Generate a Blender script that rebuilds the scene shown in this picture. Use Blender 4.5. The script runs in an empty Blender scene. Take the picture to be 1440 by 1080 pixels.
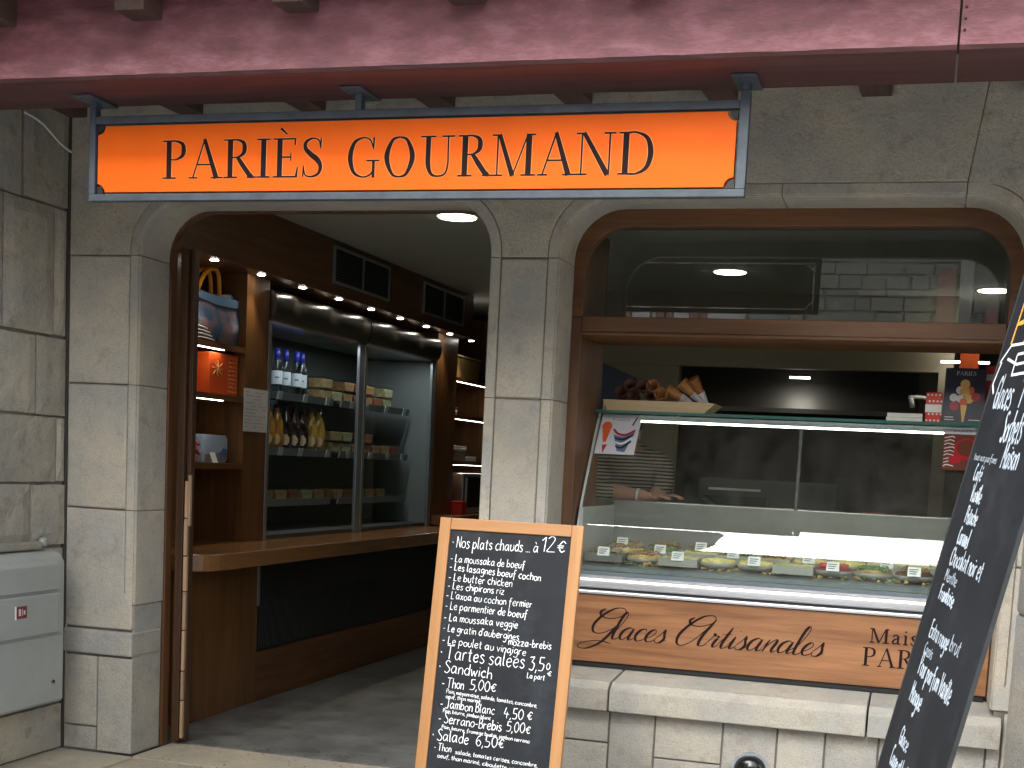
import bpy, bmesh, math, random
from mathutils import Vector, Matrix
R = math.radians
random.seed(11)
S = bpy.context.scene
COL = S.collection

# ------------------------------------------------------------------ camera
CAMY = -6.138
cam_data = bpy.data.cameras.new("camera")
cam = bpy.data.objects.new("camera", cam_data); COL.objects.link(cam); S.camera = cam
yaw, pitch, roll = R(16.323), R(-6.285), R(2.826)
fw = Vector((-math.sin(yaw)*math.cos(pitch), math.cos(yaw)*math.cos(pitch), math.sin(pitch)))
rt = Vector((math.cos(yaw), math.sin(yaw), 0)); up = rt.cross(fw)
rt2 = rt*math.cos(roll) + up*math.sin(roll); up2 = up*math.cos(roll) - rt*math.sin(roll)
M = Matrix((rt2, up2, -fw)).transposed().to_4x4(); M.translation = (0, CAMY, 1.6)
cam.matrix_world = M
cam_data.sensor_width = 36; cam_data.lens = 36*1930/1440
cam_data.shift_y = (863-540)/1440
cam_data.clip_start = .05; cam_data.clip_end = 500

# ------------------------------------------------------------------ light
SUN_EL, SUN_AZ = 36, 200
w = bpy.data.worlds.new("World"); S.world = w; w.use_nodes = True
nt = w.node_tree; bg = nt.nodes['Background']
sky = nt.nodes.new('ShaderNodeTexSky'); sky.sky_type = 'NISHITA'; sky.sun_disc = False
sky.sun_elevation = R(SUN_EL); sky.sun_rotation = R(SUN_AZ); sky.dust_density = 4; sky.air_density = 1.6
hs = nt.nodes.new('ShaderNodeHueSaturation'); hs.inputs['Saturation'].default_value = .2
nt.links.new(sky.outputs[0], hs.inputs['Color']); nt.links.new(hs.outputs[0], bg.inputs[0])
bg.inputs[1].default_value = .15
sd = bpy.data.lights.new("sun", 'SUN'); sd.energy = .5; sd.angle = R(40); sd.color = (1, .98, .95)
so = bpy.data.objects.new("sun", sd); COL.objects.link(so)
so.rotation_euler = (R(90-SUN_EL), 0, R(-20))
S.view_settings.view_transform = 'Standard'; S.view_settings.look = 'None'
S.view_settings.exposure = 2.15; S.view_settings.gamma = 1
S.view_settings.use_curve_mapping = False

# ------------------------------------------------------------------ helpers
ORG = {}
def props(o, label=None, cat=None, group=None, kind=None):
    if label: o['label'] = label
    if cat: o['category'] = cat
    if group: o['group'] = group
    if kind: o['kind'] = kind
    return o
def thing(name, label, cat, loc=(0,0,0), rot=None, group=None, local=False):
    o = bpy.data.objects.new(name, None); COL.objects.link(o); o.location = loc
    o.empty_display_size = .1
    if rot: o.rotation_euler = rot
    ORG[o.name] = Vector((0,0,0)) if local else Vector(loc)
    return props(o, label, cat, group)

class MB:
    """collects shapes into one mesh"""
    def __init__(s): s.v = []; s.f = []; s.mi = []; s.m = 0
    def add(s, vs, fs):
        n = len(s.v); s.v += [tuple(v) for v in vs]
        for f in fs: s.f.append([i+n for i in f]); s.mi.append(s.m)
        return s
    def box(s, x0, x1, y0, y1, z0, z1):
        if x0 > x1: x0, x1 = x1, x0
        if y0 > y1: y0, y1 = y1, y0
        if z0 > z1: z0, z1 = z1, z0
        return s.add([(x0,y0,z0),(x1,y0,z0),(x1,y1,z0),(x0,y1,z0),(x0,y0,z1),(x1,y0,z1),(x1,y1,z1),(x0,y1,z1)],
              [(0,3,2,1),(4,5,6,7),(0,1,5,4),(1,2,6,5),(2,3,7,6),(3,0,4,7)])
    def prism(s, poly, a0, a1, axis='y'):
        """poly: 2D points ccw seen from the negative axis side; extruded between a0 and a1"""
        n = len(poly)
        def P(p, a):
            return {'y': (p[0], a, p[1]), 'x': (a, p[0], p[1]), 'z': (p[0], p[1], a)}[axis]
        vs = [P(p, a0) for p in poly] + [P(p, a1) for p in poly]
        fs = [list(range(n)), list(range(2*n-1, n-1, -1))] + [[i, n+i, n+(i+1)%n, (i+1)%n] for i in range(n)]
        return s.add(vs, fs)
    def tube(s, pts, r, seg=8, caps=True):
        pts = [Vector(p) for p in pts]; n = len(pts)
        rs = r if isinstance(r, (list, tuple)) else [r]*n
        vs = []; ref = None
        for i, p in enumerate(pts):
            t = (pts[min(i+1, n-1)] - pts[max(i-1, 0)]).normalized()
            if ref is None: ref = Vector((0,0,1)) if abs(t.z) < .9 else Vector((1,0,0))
            a = t.cross(ref).normalized(); b = a.cross(t).normalized(); ref = b
            for k in range(seg):
                an = 2*math.pi*k/seg
                vs.append(p + (a*math.cos(an) + b*math.sin(an))*rs[i])
        fs = [[i*seg+k, i*seg+(k+1)%seg, (i+1)*seg+(k+1)%seg, (i+1)*seg+k] for i in range(n-1) for k in range(seg)]
        if caps: fs += [list(range(seg-1, -1, -1)), list(range((n-1)*seg, n*seg))]
        return s.add(vs, fs)
    def lathe(s, prof, c=(0,0,0), seg=16, sx=1, sy=1, axis='z'):
        vs = []; n = len(prof)
        for r_, z in prof:
            for k in range(seg):
                a = 2*math.pi*k/seg
                p = (r_*math.cos(a)*sx, r_*math.sin(a)*sy, z)
                if axis == 'y': p = (p[0], p[2], p[1])
                if axis == 'x': p = (p[2], p[0], p[1])
                vs.append((c[0]+p[0], c[1]+p[1], c[2]+p[2]))
        fs = [[i*seg+k, i*seg+(k+1)%seg, (i+1)*seg+(k+1)%seg, (i+1)*seg+k] for i in range(n-1) for k in range(seg)]
        fs += [list(range(seg-1, -1, -1)), list(range((n-1)*seg, n*seg))]
        return s.add(vs, fs)
    def arcband(s, c, r, z0, z1, a0, a1, n=8, t=.0008):
        vs = []
        for i in range(n+1):
            a = R(a0+(a1-a0)*i/n)
            for rr_ in (r, r+t):
                for z in (z0, z1): vs.append((c[0]+rr_*math.cos(a), c[1]+rr_*math.sin(a), z))
        fs = []
        for i in range(n): fs += [[i*4+2, i*4+3, i*4+7, i*4+6], [i*4, i*4+4, i*4+5, i*4+1], [i*4+1, i*4+5, i*4+7, i*4+3], [i*4, i*4+2, i*4+6, i*4+4]]
        fs += [[0, 1, 3, 2], [n*4, n*4+2, n*4+3, n*4+1]]
        return s.add(vs, fs)
    def blob(s, c, rx, ry, rz, seg=10, rings=6, j=0):
        vs = []; fs = []
        for i in range(1, rings):
            th = math.pi*i/rings
            for k in range(seg):
                a = 2*math.pi*k/seg; q = 1 + random.uniform(-j, j)
                vs.append((c[0]+rx*q*math.sin(th)*math.cos(a), c[1]+ry*q*math.sin(th)*math.sin(a), c[2]+rz*q*math.cos(th)))
        t = len(vs); vs += [(c[0], c[1], c[2]+rz), (c[0], c[1], c[2]-rz)]
        for i in range(rings-2):
            for k in range(seg): fs.append([i*seg+k, (i+1)*seg+k, (i+1)*seg+(k+1)%seg, i*seg+(k+1)%seg])
        for k in range(seg):
            fs.append([t, k, (k+1)%seg]); b = (rings-2)*seg; fs.append([t+1, b+(k+1)%seg, b+k])
        return s.add(vs, fs)
    def ribbon(s, pts, th=.002, y=0):
        """pts (x, z, width) -> thin solid stroke in the XZ plane whose front faces -Y at y-th"""
        n = len(pts)
        if n < 2: return s
        L = []; Rr = []
        for i in range(n):
            a = pts[max(i-1, 0)]; b = pts[min(i+1, n-1)]
            dx, dz = b[0]-a[0], b[1]-a[1]; l = math.hypot(dx, dz) or 1e-6
            nx, nz = -dz/l, dx/l; h = pts[i][2]/2
            L.append((pts[i][0]+nx*h, pts[i][1]+nz*h)); Rr.append((pts[i][0]-nx*h, pts[i][1]-nz*h))
        vs = [(p[0], y-th, p[1]) for p in L] + [(p[0], y-th, p[1]) for p in Rr] + [(p[0], y, p[1]) for p in L] + [(p[0], y, p[1]) for p in Rr]
        fs = []
        for i in range(n-1):
            fs += [[i, n+i, n+i+1, i+1], [2*n+i, i, i+1, 2*n+i+1], [n+i, 3*n+i, 3*n+i+1, n+i+1]]
        fs += [[0, 2*n, 3*n, n], [n-1, 2*n-1, 4*n-1, 3*n-1]]
        return s.add(vs, fs)
    def build(s, name, mats, parent=None, bevel=0, smooth=False, seg=2, wn=False, **kw):
        me = bpy.data.meshes.new(name)
        org = ORG.get(parent.name, Vector((0,0,0))) if parent else Vector((0,0,0))
        me.from_pydata([(v[0]-org[0], v[1]-org[1], v[2]-org[2]) for v in s.v], [], s.f)
        if not isinstance(mats, (list, tuple)): mats = [mats]
        for m in mats: me.materials.append(m)
        if len(mats) > 1: me.polygons.foreach_set('material_index', s.mi)
        if smooth: me.polygons.foreach_set('use_smooth', [True]*len(me.polygons))
        bm = bmesh.new(); bm.from_mesh(me); bmesh.ops.recalc_face_normals(bm, faces=bm.faces[:]); bm.to_mesh(me); bm.free()
        me.update()
        o = bpy.data.objects.new(name, me); COL.objects.link(o)
        if parent: o.parent = parent; ORG[o.name] = org
        if bevel:
            b = o.modifiers.new('bevel', 'BEVEL'); b.width = bevel; b.segments = seg; b.limit_method = 'ANGLE'; b.angle_limit = R(35)
        return props(o, **kw)
def box(name, m, parent, x0, x1, y0, y1, z0, z1, bevel=0, **kw):
    return MB().box(x0, x1, y0, y1, z0, z1).build(name, m, parent, bevel=bevel, **kw)
KIDS = {}
def copy_tree(o, loc=None, rot=None, label=None, parent=None, scale=None):
    c = o.copy(); COL.objects.link(c)
    if parent: c.parent = parent
    if loc is not None: c.location = loc
    if rot is not None: c.rotation_euler = rot
    if scale is not None: c.scale = scale
    if label: c['label'] = label
    for ch in [q for q in bpy.data.objects if q.parent == o]: copy_tree(ch, parent=c)
    return c
def smoothpts(p, k=6):
    """Catmull-Rom through tuples"""
    if len(p) < 3:
        return p
    out = []
    q = [p[0]] + list(p) + [p[-1]]
    for i in range(1, len(q)-2):
        a, b, c, d = q[i-1], q[i], q[i+1], q[i+2]
        for j in range(k):
            t = j/k
            out.append(tuple(.5*(2*b[n] + (c[n]-a[n])*t + (2*a[n]-5*b[n]+4*c[n]-d[n])*t*t + (3*b[n]-a[n]-3*c[n]+d[n])*t**3) for n in range(len(b))))
    out.append(tuple(p[-1])); return out

# ------------------------------------------------------------------ materials
def newmat(name):
    m = bpy.data.materials.new(name); m.use_nodes = True
    n = m.node_tree.nodes; return m, n, m.node_tree.links, n['Principled BSDF']
def plain(name, c, rough=.5, metal=0, var=0, scale=8, bump=0, bscale=60, spec=.5, vary_obj=0, stretch=(1,1,1), coat=0, emit=None, es=0, dirt=None, dscale=2, dlo=.5, dhi=.7):
    m, n, l, b = newmat(name)
    b.inputs['Roughness'].default_value = rough; b.inputs['Metallic'].default_value = metal
    b.inputs['Specular IOR Level'].default_value = spec; b.inputs['Coat Weight'].default_value = coat
    b.inputs['Base Color'].default_value = (*c, 1)
    if emit: b.inputs['Emission Color'].default_value = (*emit, 1); b.inputs['Emission Strength'].default_value = es
    tc = n.new('ShaderNodeTexCoord'); mp = n.new('ShaderNodeMapping'); mp.inputs['Scale'].default_value = stretch
    l.new(tc.outputs['Object'], mp.inputs[0]); last = None
    if var:
        t = n.new('ShaderNodeTexNoise'); t.inputs['Scale'].default_value = scale; t.inputs['Detail'].default_value = 7; t.inputs['Roughness'].default_value = .62
        l.new(mp.outputs[0], t.inputs['Vector'])
        mx = n.new('ShaderNodeMix'); mx.data_type = 'RGBA'
        mx.inputs[6].default_value = (*[max(0, q*(1-var)) for q in c], 1); mx.inputs[7].default_value = (*[min(1, q*(1+var)) for q in c], 1)
        mr = n.new('ShaderNodeMapRange'); mr.inputs[1].default_value = .3; mr.inputs[2].default_value = .7
        l.new(t.outputs['Fac'], mr.inputs[0]); l.new(mr.outputs[0], mx.inputs[0]); last = mx.outputs[2]
    if dirt:
        t = n.new('ShaderNodeTexNoise'); t.inputs['Scale'].default_value = dscale; t.inputs['Detail'].default_value = 9; t.inputs['Roughness'].default_value = .7
        l.new(mp.outputs[0], t.inputs['Vector'])
        mr = n.new('ShaderNodeMapRange'); mr.inputs[1].default_value = dlo; mr.inputs[2].default_value = dhi
        l.new(t.outputs['Fac'], mr.inputs[0])
        mx = n.new('ShaderNodeMix'); mx.data_type = 'RGBA'; mx.inputs[7].default_value = (*dirt, 1); mx.inputs[6].default_value = (*c, 1)
        if last: l.new(last, mx.inputs[6])
        l.new(mr.outputs[0], mx.inputs[0]); last = mx.outputs[2]
    if vary_obj:
        oi = n.new('ShaderNodeObjectInfo'); mr = n.new('ShaderNodeMapRange'); mr.inputs[3].default_value = 1-vary_obj; mr.inputs[4].default_value = 1+vary_obj
        l.new(oi.outputs['Random'], mr.inputs[0])
        hv = n.new('ShaderNodeHueSaturation'); hv.inputs['Color'].default_value = (*c, 1)
        if last: l.new(last, hv.inputs['Color'])
        l.new(mr.outputs[0], hv.inputs['Value']); last = hv.outputs[0]
    if last: l.new(last, b.inputs['Base Color'])
    if bump:
        t = n.new('ShaderNodeTexNoise'); t.inputs['Scale'].default_value = bscale; t.inputs['Detail'].default_value = 8; t.inputs['Roughness'].default_value = .6
        l.new(mp.outputs[0], t.inputs['Vector'])
        bp = n.new('ShaderNodeBump'); bp.inputs['Strength'].default_value = bump; bp.inputs['Distance'].default_value = .01
        l.new(t.outputs['Fac'], bp.inputs['Height']); l.new(bp.outputs[0], b.inputs['Normal'])
    return m
def stone(name, c, spk=.12, bump=.35, bscale=90, vary=.07, stain=(.2,.18,.15), pits=0):
    """limestone: cloudy tone, speckles, stains, per block tone and fine pitting"""
    m, n, l, b = newmat(name); b.inputs['Roughness'].default_value = .88; b.inputs['Specular IOR Level'].default_value = .25
    tc = n.new('ShaderNodeTexCoord')
    oi = n.new('ShaderNodeObjectInfo'); va = n.new('ShaderNodeVectorMath'); va.operation = 'ADD'
    ms = n.new('ShaderNodeMath'); ms.operation = 'MULTIPLY'; ms.inputs[1].default_value = 30
    l.new(oi.outputs['Random'], ms.inputs[0]); l.new(tc.outputs['Object'], va.inputs[0]); l.new(ms.outputs[0], va.inputs[1])
    def noise(sc, det, r_=.6):
        t = n.new('ShaderNodeTexNoise'); t.inputs['Scale'].default_value = sc; t.inputs['Detail'].default_value = det; t.inputs['Roughness'].default_value = r_
        l.new(va.outputs[0], t.inputs['Vector']); return t.outputs['Fac']
    def mr(src, a, b_, c_, d_):
        t = n.new('ShaderNodeMapRange'); [t.inputs[i+1].__setattr__('default_value', v) for i, v in enumerate((a, b_, c_, d_))]
        l.new(src, t.inputs[0]); return t.outputs[0]
    def mix(f, A, B):
        t = n.new('ShaderNodeMix'); t.data_type = 'RGBA'
        if isinstance(f, float): t.inputs[0].default_value = f
        else: l.new(f, t.inputs[0])
        for i, q in ((6, A), (7, B)):
            if isinstance(q, tuple): t.inputs[i].default_value = (*q, 1)
            else: l.new(q, t.inputs[i])
        return t.outputs[2]
    warm = tuple(min(1, q*k) for q, k in zip(c, (1.12, 1.06, .95))); cool = tuple(q*k for q, k in zip(c, (.84, .87, .9)))
    col = mix(mr(noise(3.2, 5), .35, .65, 0, 1), cool, warm)
    col = mix(mr(noise(170, 3), .52, .68, 0, .8), col, tuple(q*(1-spk*3) for q in c))
    col = mix(mr(noise(9, 9, .76), .53, .72, 0, .75), col, stain)
    col = mix(mr(noise(26, 8, .75), .58, .7, 0, .45), col, tuple(min(1, q*1.25) for q in c))
    hv = n.new('ShaderNodeHueSaturation'); l.new(col, hv.inputs['Color']); l.new(mr(oi.outputs['Random'], 0, 1, 1-vary, 1+vary), hv.inputs['Value'])
    l.new(hv.outputs[0], b.inputs['Base Color'])
    bp = n.new('ShaderNodeBump'); bp.inputs['Strength'].default_value = bump; bp.inputs['Distance'].default_value = .008
    ad = n.new('ShaderNodeMath'); ad.operation = 'ADD'; l.new(noise(bscale, 8, .65), ad.inputs[0]); l.new(mr(noise(bscale*.17, 5), 0, 1, 0, 1.6), ad.inputs[1])
    l.new(ad.outputs[0], bp.inputs['Height']); l.new(bp.outputs[0], b.inputs['Normal'])
    return m
def wood(name, c1, c2, axis=2, scale=5, rough=.4, bump=.12, coat=0, ring=9, vary=.0):
    m, n, l, b = newmat(name); b.inputs['Roughness'].default_value = rough; b.inputs['Coat Weight'].default_value = coat
    b.inputs['Coat Roughness'].default_value = .15
    tc = n.new('ShaderNodeTexCoord'); mp = n.new('ShaderNodeMapping'); sc = [ring, ring, ring]; sc[axis] = ring*.06
    mp.inputs['Scale'].default_value = sc; l.new(tc.outputs['Object'], mp.inputs[0])
    t = n.new('ShaderNodeTexNoise'); t.inputs['Scale'].default_value = scale; t.inputs['Detail'].default_value = 10; t.inputs['Roughness'].default_value = .65; t.inputs['Distortion'].default_value = .5
    t2 = n.new('ShaderNodeTexNoise'); t2.inputs['Scale'].default_value = scale*.22; t2.inputs['Detail'].default_value = 4; t2.inputs['Distortion'].default_value = 1.2
    l.new(mp.outputs[0], t.inputs['Vector']); l.new(mp.outputs[0], t2.inputs['Vector'])
    md = n.new('ShaderNodeMath'); md.operation = 'ADD'; l.new(t.outputs['Fac'], md.inputs[0]); l.new(t2.outputs['Fac'], md.inputs[1])
    mr = n.new('ShaderNodeMapRange'); mr.inputs[1].default_value = .72; mr.inputs[2].default_value = 1.28; l.new(md.outputs[0], mr.inputs[0])
    mx = n.new('ShaderNodeMix'); mx.data_type = 'RGBA'; mx.inputs[6].default_value = (*c1, 1); mx.inputs[7].default_value = (*c2, 1)
    l.new(mr.outputs[0], mx.inputs[0])
    oi = n.new('ShaderNodeObjectInfo'); mv = n.new('ShaderNodeMapRange'); mv.inputs[3].default_value = 1-vary; mv.inputs[4].default_value = 1+vary
    l.new(oi.outputs['Random'], mv.inputs[0]); hv = n.new('ShaderNodeHueSaturation'); l.new(mx.outputs[2], hv.inputs['Color']); l.new(mv.outputs[0], hv.inputs['Value'])
    l.new(hv.outputs[0], b.inputs['Base Color'])
    bp = n.new('ShaderNodeBump'); bp.inputs['Strength'].default_value = bump; bp.inputs['Distance'].default_value = .004
    l.new(t.outputs['Fac'], bp.inputs['Height']); l.new(bp.outputs[0], b.inputs['Normal'])
    return m
def emis(name, c, s):
    m, n, l, b = newmat(name); b.inputs['Base Color'].default_value = (*c, 1)
    b.inputs['Emission Color'].default_value = (*c, 1); b.inputs['Emission Strength'].default_value = s
    return m
def glass(name, tint=(1,1,1), ior=1.5, rough=0, dust=0):
    m, n, l, b = newmat(name); n.remove(b)
    tr = n.new('ShaderNodeBsdfTransparent'); tr.inputs[0].default_value = (*tint, 1)
    gl = n.new('ShaderNodeBsdfGlossy'); gl.inputs['Roughness'].default_value = rough
    fr = n.new('ShaderNodeFresnel'); fr.inputs['IOR'].default_value = ior
    mx = n.new('ShaderNodeMixShader'); ge = n.new('ShaderNodeNewGeometry'); sb = n.new('ShaderNodeMath'); sb.operation = 'SUBTRACT'; sb.inputs[0].default_value = 1; l.new(ge.outputs['Backfacing'], sb.inputs[1])
    mu = n.new('ShaderNodeMath'); mu.operation = 'MULTIPLY'; l.new(fr.outputs[0], mu.inputs[0]); l.new(sb.outputs[0], mu.inputs[1]); l.new(mu.outputs[0], mx.inputs[0]); l.new(tr.outputs[0], mx.inputs[1]); l.new(gl.outputs[0], mx.inputs[2])
    if dust:
        tc = n.new('ShaderNodeTexCoord'); no = n.new('ShaderNodeTexNoise'); no.inputs['Scale'].default_value = 7; no.inputs['Detail'].default_value = 9; no.inputs['Roughness'].default_value = .75
        mp = n.new('ShaderNodeMapping'); mp.inputs['Scale'].default_value = (1, 1, .35); l.new(tc.outputs['Object'], mp.inputs[0]); l.new(mp.outputs[0], no.inputs['Vector'])
        mr = n.new('ShaderNodeMapRange'); mr.inputs[1].default_value = .35; mr.inputs[2].default_value = .8; mr.inputs[3].default_value = dust*.15; mr.inputs[4].default_value = dust*2.2; l.new(no.outputs['Fac'], mr.inputs[0])
        df = n.new('ShaderNodeBsdfDiffuse'); df.inputs[0].default_value = (.7,.7,.66,1); m2 = n.new('ShaderNodeMixShader')
        l.new(mr.outputs[0], m2.inputs[0]); l.new(mx.outputs[0], m2.inputs[1]); l.new(df.outputs[0], m2.inputs[2]); mx = m2
    l.new(mx.outputs[0], n['Material Output'].inputs[0]); return m

STONE = stone('limestone', (.42,.395,.35), bump=.5, stain=(.23,.205,.165))
STONE_H = stone('limestone_bush_hammered', (.45,.42,.36), spk=.16, bump=.9, bscale=55, vary=.03, stain=(.2,.18,.145))
STONE_D = stone('old_sandstone', (.34,.32,.28), spk=.15, bump=.8, bscale=30, vary=.16, stain=(.15,.125,.09))
STONE_P = stone('plinth_limestone', (.375,.365,.335), spk=.13, bump=.6, bscale=110, vary=.06, stain=(.24,.205,.16))
STONE_C = stone('column_granite', (.36,.345,.32), spk=.2, bump=1.0, bscale=45, vary=.04, stain=(.24,.22,.2))
MORTAR = plain('mortar', (.16,.145,.12), .95, var=.3, bump=.3)
PAVE = stone('paving_stone', (.40,.36,.29), spk=.15, bump=.5, bscale=70, vary=.05, stain=(.25,.21,.16))
ASPH = plain('street_paving', (.41,.41,.405), .9, var=.3, scale=3, bump=.4)
CONC = plain('polished_concrete', (.16,.16,.152), .4, var=.4, scale=1.8, bump=.1, bscale=30, dirt=(.075,.073,.068), dscale=4.5, dlo=.46, dhi=.66)
MAROON = plain('weathered_maroon_paint', (.15,.046,.058), .6, var=.35, scale=9, bump=.4, bscale=40, stretch=(.75,1,1.9), dirt=(.21,.12,.145), dscale=9, dlo=.5, dhi=.9)
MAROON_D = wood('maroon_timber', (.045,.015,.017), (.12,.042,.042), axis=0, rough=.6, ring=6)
JOIST = wood('dark_joist_timber', (.04,.022,.016), (.10,.05,.04), axis=1, rough=.7)
STEEL = plain('blue_grey_steel', (.06,.075,.095), .5, metal=.1, var=.25, scale=14, bump=.05)
ORANGE = plain('orange_enamel', (.82,.125,.007), .5, var=.06, scale=3, spec=.15, dirt=(.70,.13,.02), dscale=5, dlo=.6, dhi=.95)
BLACKP = plain('dark_sign_lettering', (.016,.006,.006), .7, spec=.15)
HALO = plain('painted_letter_highlight', (.95,.36,.13), .6)  # highlight of the engraved letter edges, put into a paler colour
WOODI = wood('dark_red_brown_joinery', (.075,.031,.010), (.18,.080,.026), axis=2, scale=5, rough=.36, ring=7)
WOODH = wood('joinery_horizontal_grain', (.07,.026,.009), (.17,.070,.022), axis=1, scale=5, rough=.36, ring=7)
WOODT = wood('counter_top_wood', (.17,.075,.027), (.29,.14,.055), axis=1, scale=5, rough=.22, coat=.3, ring=6)
WOODF = wood('window_frame_wood', (.075,.030,.009), (.175,.074,.024), axis=0, scale=5, rough=.45, ring=6)
WOODFV = wood('window_frame_wood_upright', (.062,.027,.010), (.145,.065,.025), axis=2, scale=5, rough=.45, ring=6)
WOODP = wood('golden_brown_panel', (.17,.072,.029), (.335,.158,.07), axis=0, scale=6, rough=.4, ring=8)
PINE = wood('pine_frame', (.32,.145,.046), (.44,.22,.085), axis=2, scale=4, rough=.45, ring=6)
PALEW = wood('pale_wood', (.5,.36,.2), (.68,.52,.32), axis=0, scale=4, rough=.6, ring=6)
PALEV = wood('pale_door_edge', (.28,.17,.10), (.45,.3,.19), axis=2, scale=4, rough=.6, ring=6, vary=.2)
SLATE = plain('slate_board', (.014,.0165,.021), .65, var=.35, scale=2.2, bump=.03, dirt=(.042,.048,.056), dscale=3.5, dlo=.5, dhi=.78, spec=.25)
CHALK = plain('white_chalk_marker', (.82,.84,.85), .8, var=.06, scale=60)
CHALK2 = plain('bluish_chalk', (.50,.58,.66), .9, var=.35, scale=90)
CHALKB = plain('smudged_chalk', (.36,.42,.48), .9, var=.3, scale=60)
CHALKO = plain('orange_chalk', (.85,.38,.05), .8)
BOXG = plain('grey_grp_plastic', (.31,.325,.31), .45, var=.06, scale=4, bump=.03, dirt=(.33,.34,.3), dscale=3, dlo=.5, dhi=.8)
WHITE = plain('white_plastic', (.75,.76,.76), .4)
PAPER = plain('white_paper', (.62,.62,.64), .7, var=.04)
PRINT = plain('printed_ink', (.08,.08,.1), .7)
INOX = plain('brushed_stainless', (.55,.55,.54), .28, metal=1, var=.12, scale=20, stretch=(1,.1,1))
CHROME = plain('bright_chrome_rail', (.62,.63,.66), .3, metal=.55)
ALU = plain('anodised_aluminium', (.42,.46,.5), .35, metal=.8, var=.08)
BLACK = plain('black_metal', (.012,.012,.013), .5)
DGREY = plain('dark_grey_plastic', (.07,.075,.08), .5)
GREYL = plain('grey_shelf_lip', (.26,.28,.30), .45)
GREENG = plain('green_glass_edge', (.03,.13,.11), .15)
BEIGE = plain('beige_plaster', (.21,.195,.135), .85, var=.08, scale=2, bump=.05)
CEIL = plain('white_ceiling', (.38,.40,.34), .9, var=.03)
COLDW = plain('cool_white_liner', (.27,.29,.28), .5)
GLASS = glass('clear_glass', (.90,.93,.92), 2.1, dust=.02)
GLASSC = glass('counter_glass', (.95,.98,.96), 1.8, dust=.02)
GLASSF = glass('fridge_glass', (.9,.95,.95), 1.45)
LED = emis('led_strip', (1,.97,.9), 5)
LEDW = emis('ceiling_lamp_disc', (1,.93,.72), 3)
SPOTM = emis('spot_lamp', (1,.95,.85), 12)
RED = plain('red_plastic', (.5,.02,.015), .45)
REDO = plain('orange_red_card', (.75,.09,.012), .4, var=.08)
ROSEW = plain('pink_plaster', (.42,.22,.19), .85, var=.15)

# ------------------------------------------------------------------ ground
pv = thing_none = None
MB().box(-30, 30, -40, -.55, -.30, -.12).build('street', ASPH, kind='structure')
pav = MB().box(-30, -3.80, -.60, .0, -.2, -.004).build('pavement', PAVE, kind='structure', bevel=.01)
MB().box(-3.792, 30, -.40, .0, -.2, -.010).build('doorstep_paving', PAVE, kind='structure', bevel=.012)
MB().box(-3.81, -1.99, .0, .41, -.2, -.006).build('threshold', PAVE, kind='structure', bevel=.004)
MB().box(-5.2, 2.4, .41, 8.2, -.2, .0).build('interior_floor', CONC, kind='structure')

gt = MB()
for _ in range(160):
    x, y = random.uniform(-3.7, -2.0), random.uniform(-.35, .55); z = -.010 if y < 0 else (-.006 if y < .41 else 0)
    gt.blob((x, y, z+.002), random.uniform(.002, .006), random.uniform(.002, .005), random.uniform(.0015, .003), 5, 3)
props(gt.build('grit', plain('grit', (.12,.10,.075), .9)), kind='stuff')
# ------------------------------------------------------------------ shopfront
shop = thing('stone_shopfront', 'pale limestone shopfront with a rounded doorway and a wide rounded window', 'building', (-1.8, .15, 0))
J = .004
def block(x0, x1, z0, z1, m=STONE, y0=0., y1=.27, poly=None, bev=.006):
    pr = random.uniform(-.002, .002)
    if poly is None: poly = [(x0+J, z0+J), (x1-J, z0+J), (x1-J, z1-J), (x0+J, z1-J)]
    return MB().prism(poly, y0+pr, y1).build('stone_block', m, shop, bevel=bev*random.uniform(.7, 1.5))
ZT, RO, CH = 2.795, .24, .057          # soffit height, corner radius, chamfer
DX0, DX1 = -3.812, -1.988                # door reveal
WX0, WX1 = -1.655, .345                # window reveal
def path(x0, x1, z0, off=0, n=9):
    r = RO+off; a, b, t = x0-off, x1+off, ZT+off
    p = [(a, z0)]
    p += [(a+r-r*math.cos(math.pi/2*i/n), t-r+r*math.sin(math.pi/2*i/n)) for i in range(n+1)]
    p += [(b-r+r*math.sin(math.pi/2*i/n), t-r+r*math.cos(math.pi/2*i/n)) for i in range(n+1)]
    p += [(b, z0)]; return p
def arc(cx, cz, r, a0, a1, n=9): return [(cx+r*math.cos(R(a0+(a1-a0)*i/n)), cz+r*math.sin(R(a0+(a1-a0)*i/n))) for i in range(n+1)]
RC = RO+CH; ZC = ZT+CH-RC   # chamfer outer circle centre height
ZJ = 2.53; TOP = 3.6
# upper blocks with arcs
dl, dr, wl, wr = DX0-CH, DX1+CH, WX0-CH, WX1+CH
ZH = ZT+CH
A = [(-4.213, ZJ+J), (dl, ZJ+J)] + arc(dl+RC, ZC, RC, 180, 90) + [(-2.9-J, ZH), (-2.9-J, TOP), (-4.213, TOP)]
B = [(-2.9+J, ZH)] + arc(dr-RC, ZC, RC, 90, 0) + [(dr, ZJ+J), (wl, ZJ+J)] + arc(wl+RC, ZC, RC, 180, 90) + [(.0785, ZH), (.1775, TOP), (-2.9+J, TOP)]
D_ = [(.0815, ZH)] + arc(wr-RC, ZC, RC, 90, 0)[2:] + [(wr, ZJ+J), (1.4, ZJ+J), (1.4, TOP), (.1805, TOP)]
for P_, m_ in ((A, STONE_H), (B, STONE_H), (D_, STONE_H)): block(0,0,0,0, m_, poly=P_, bev=.003)
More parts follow.
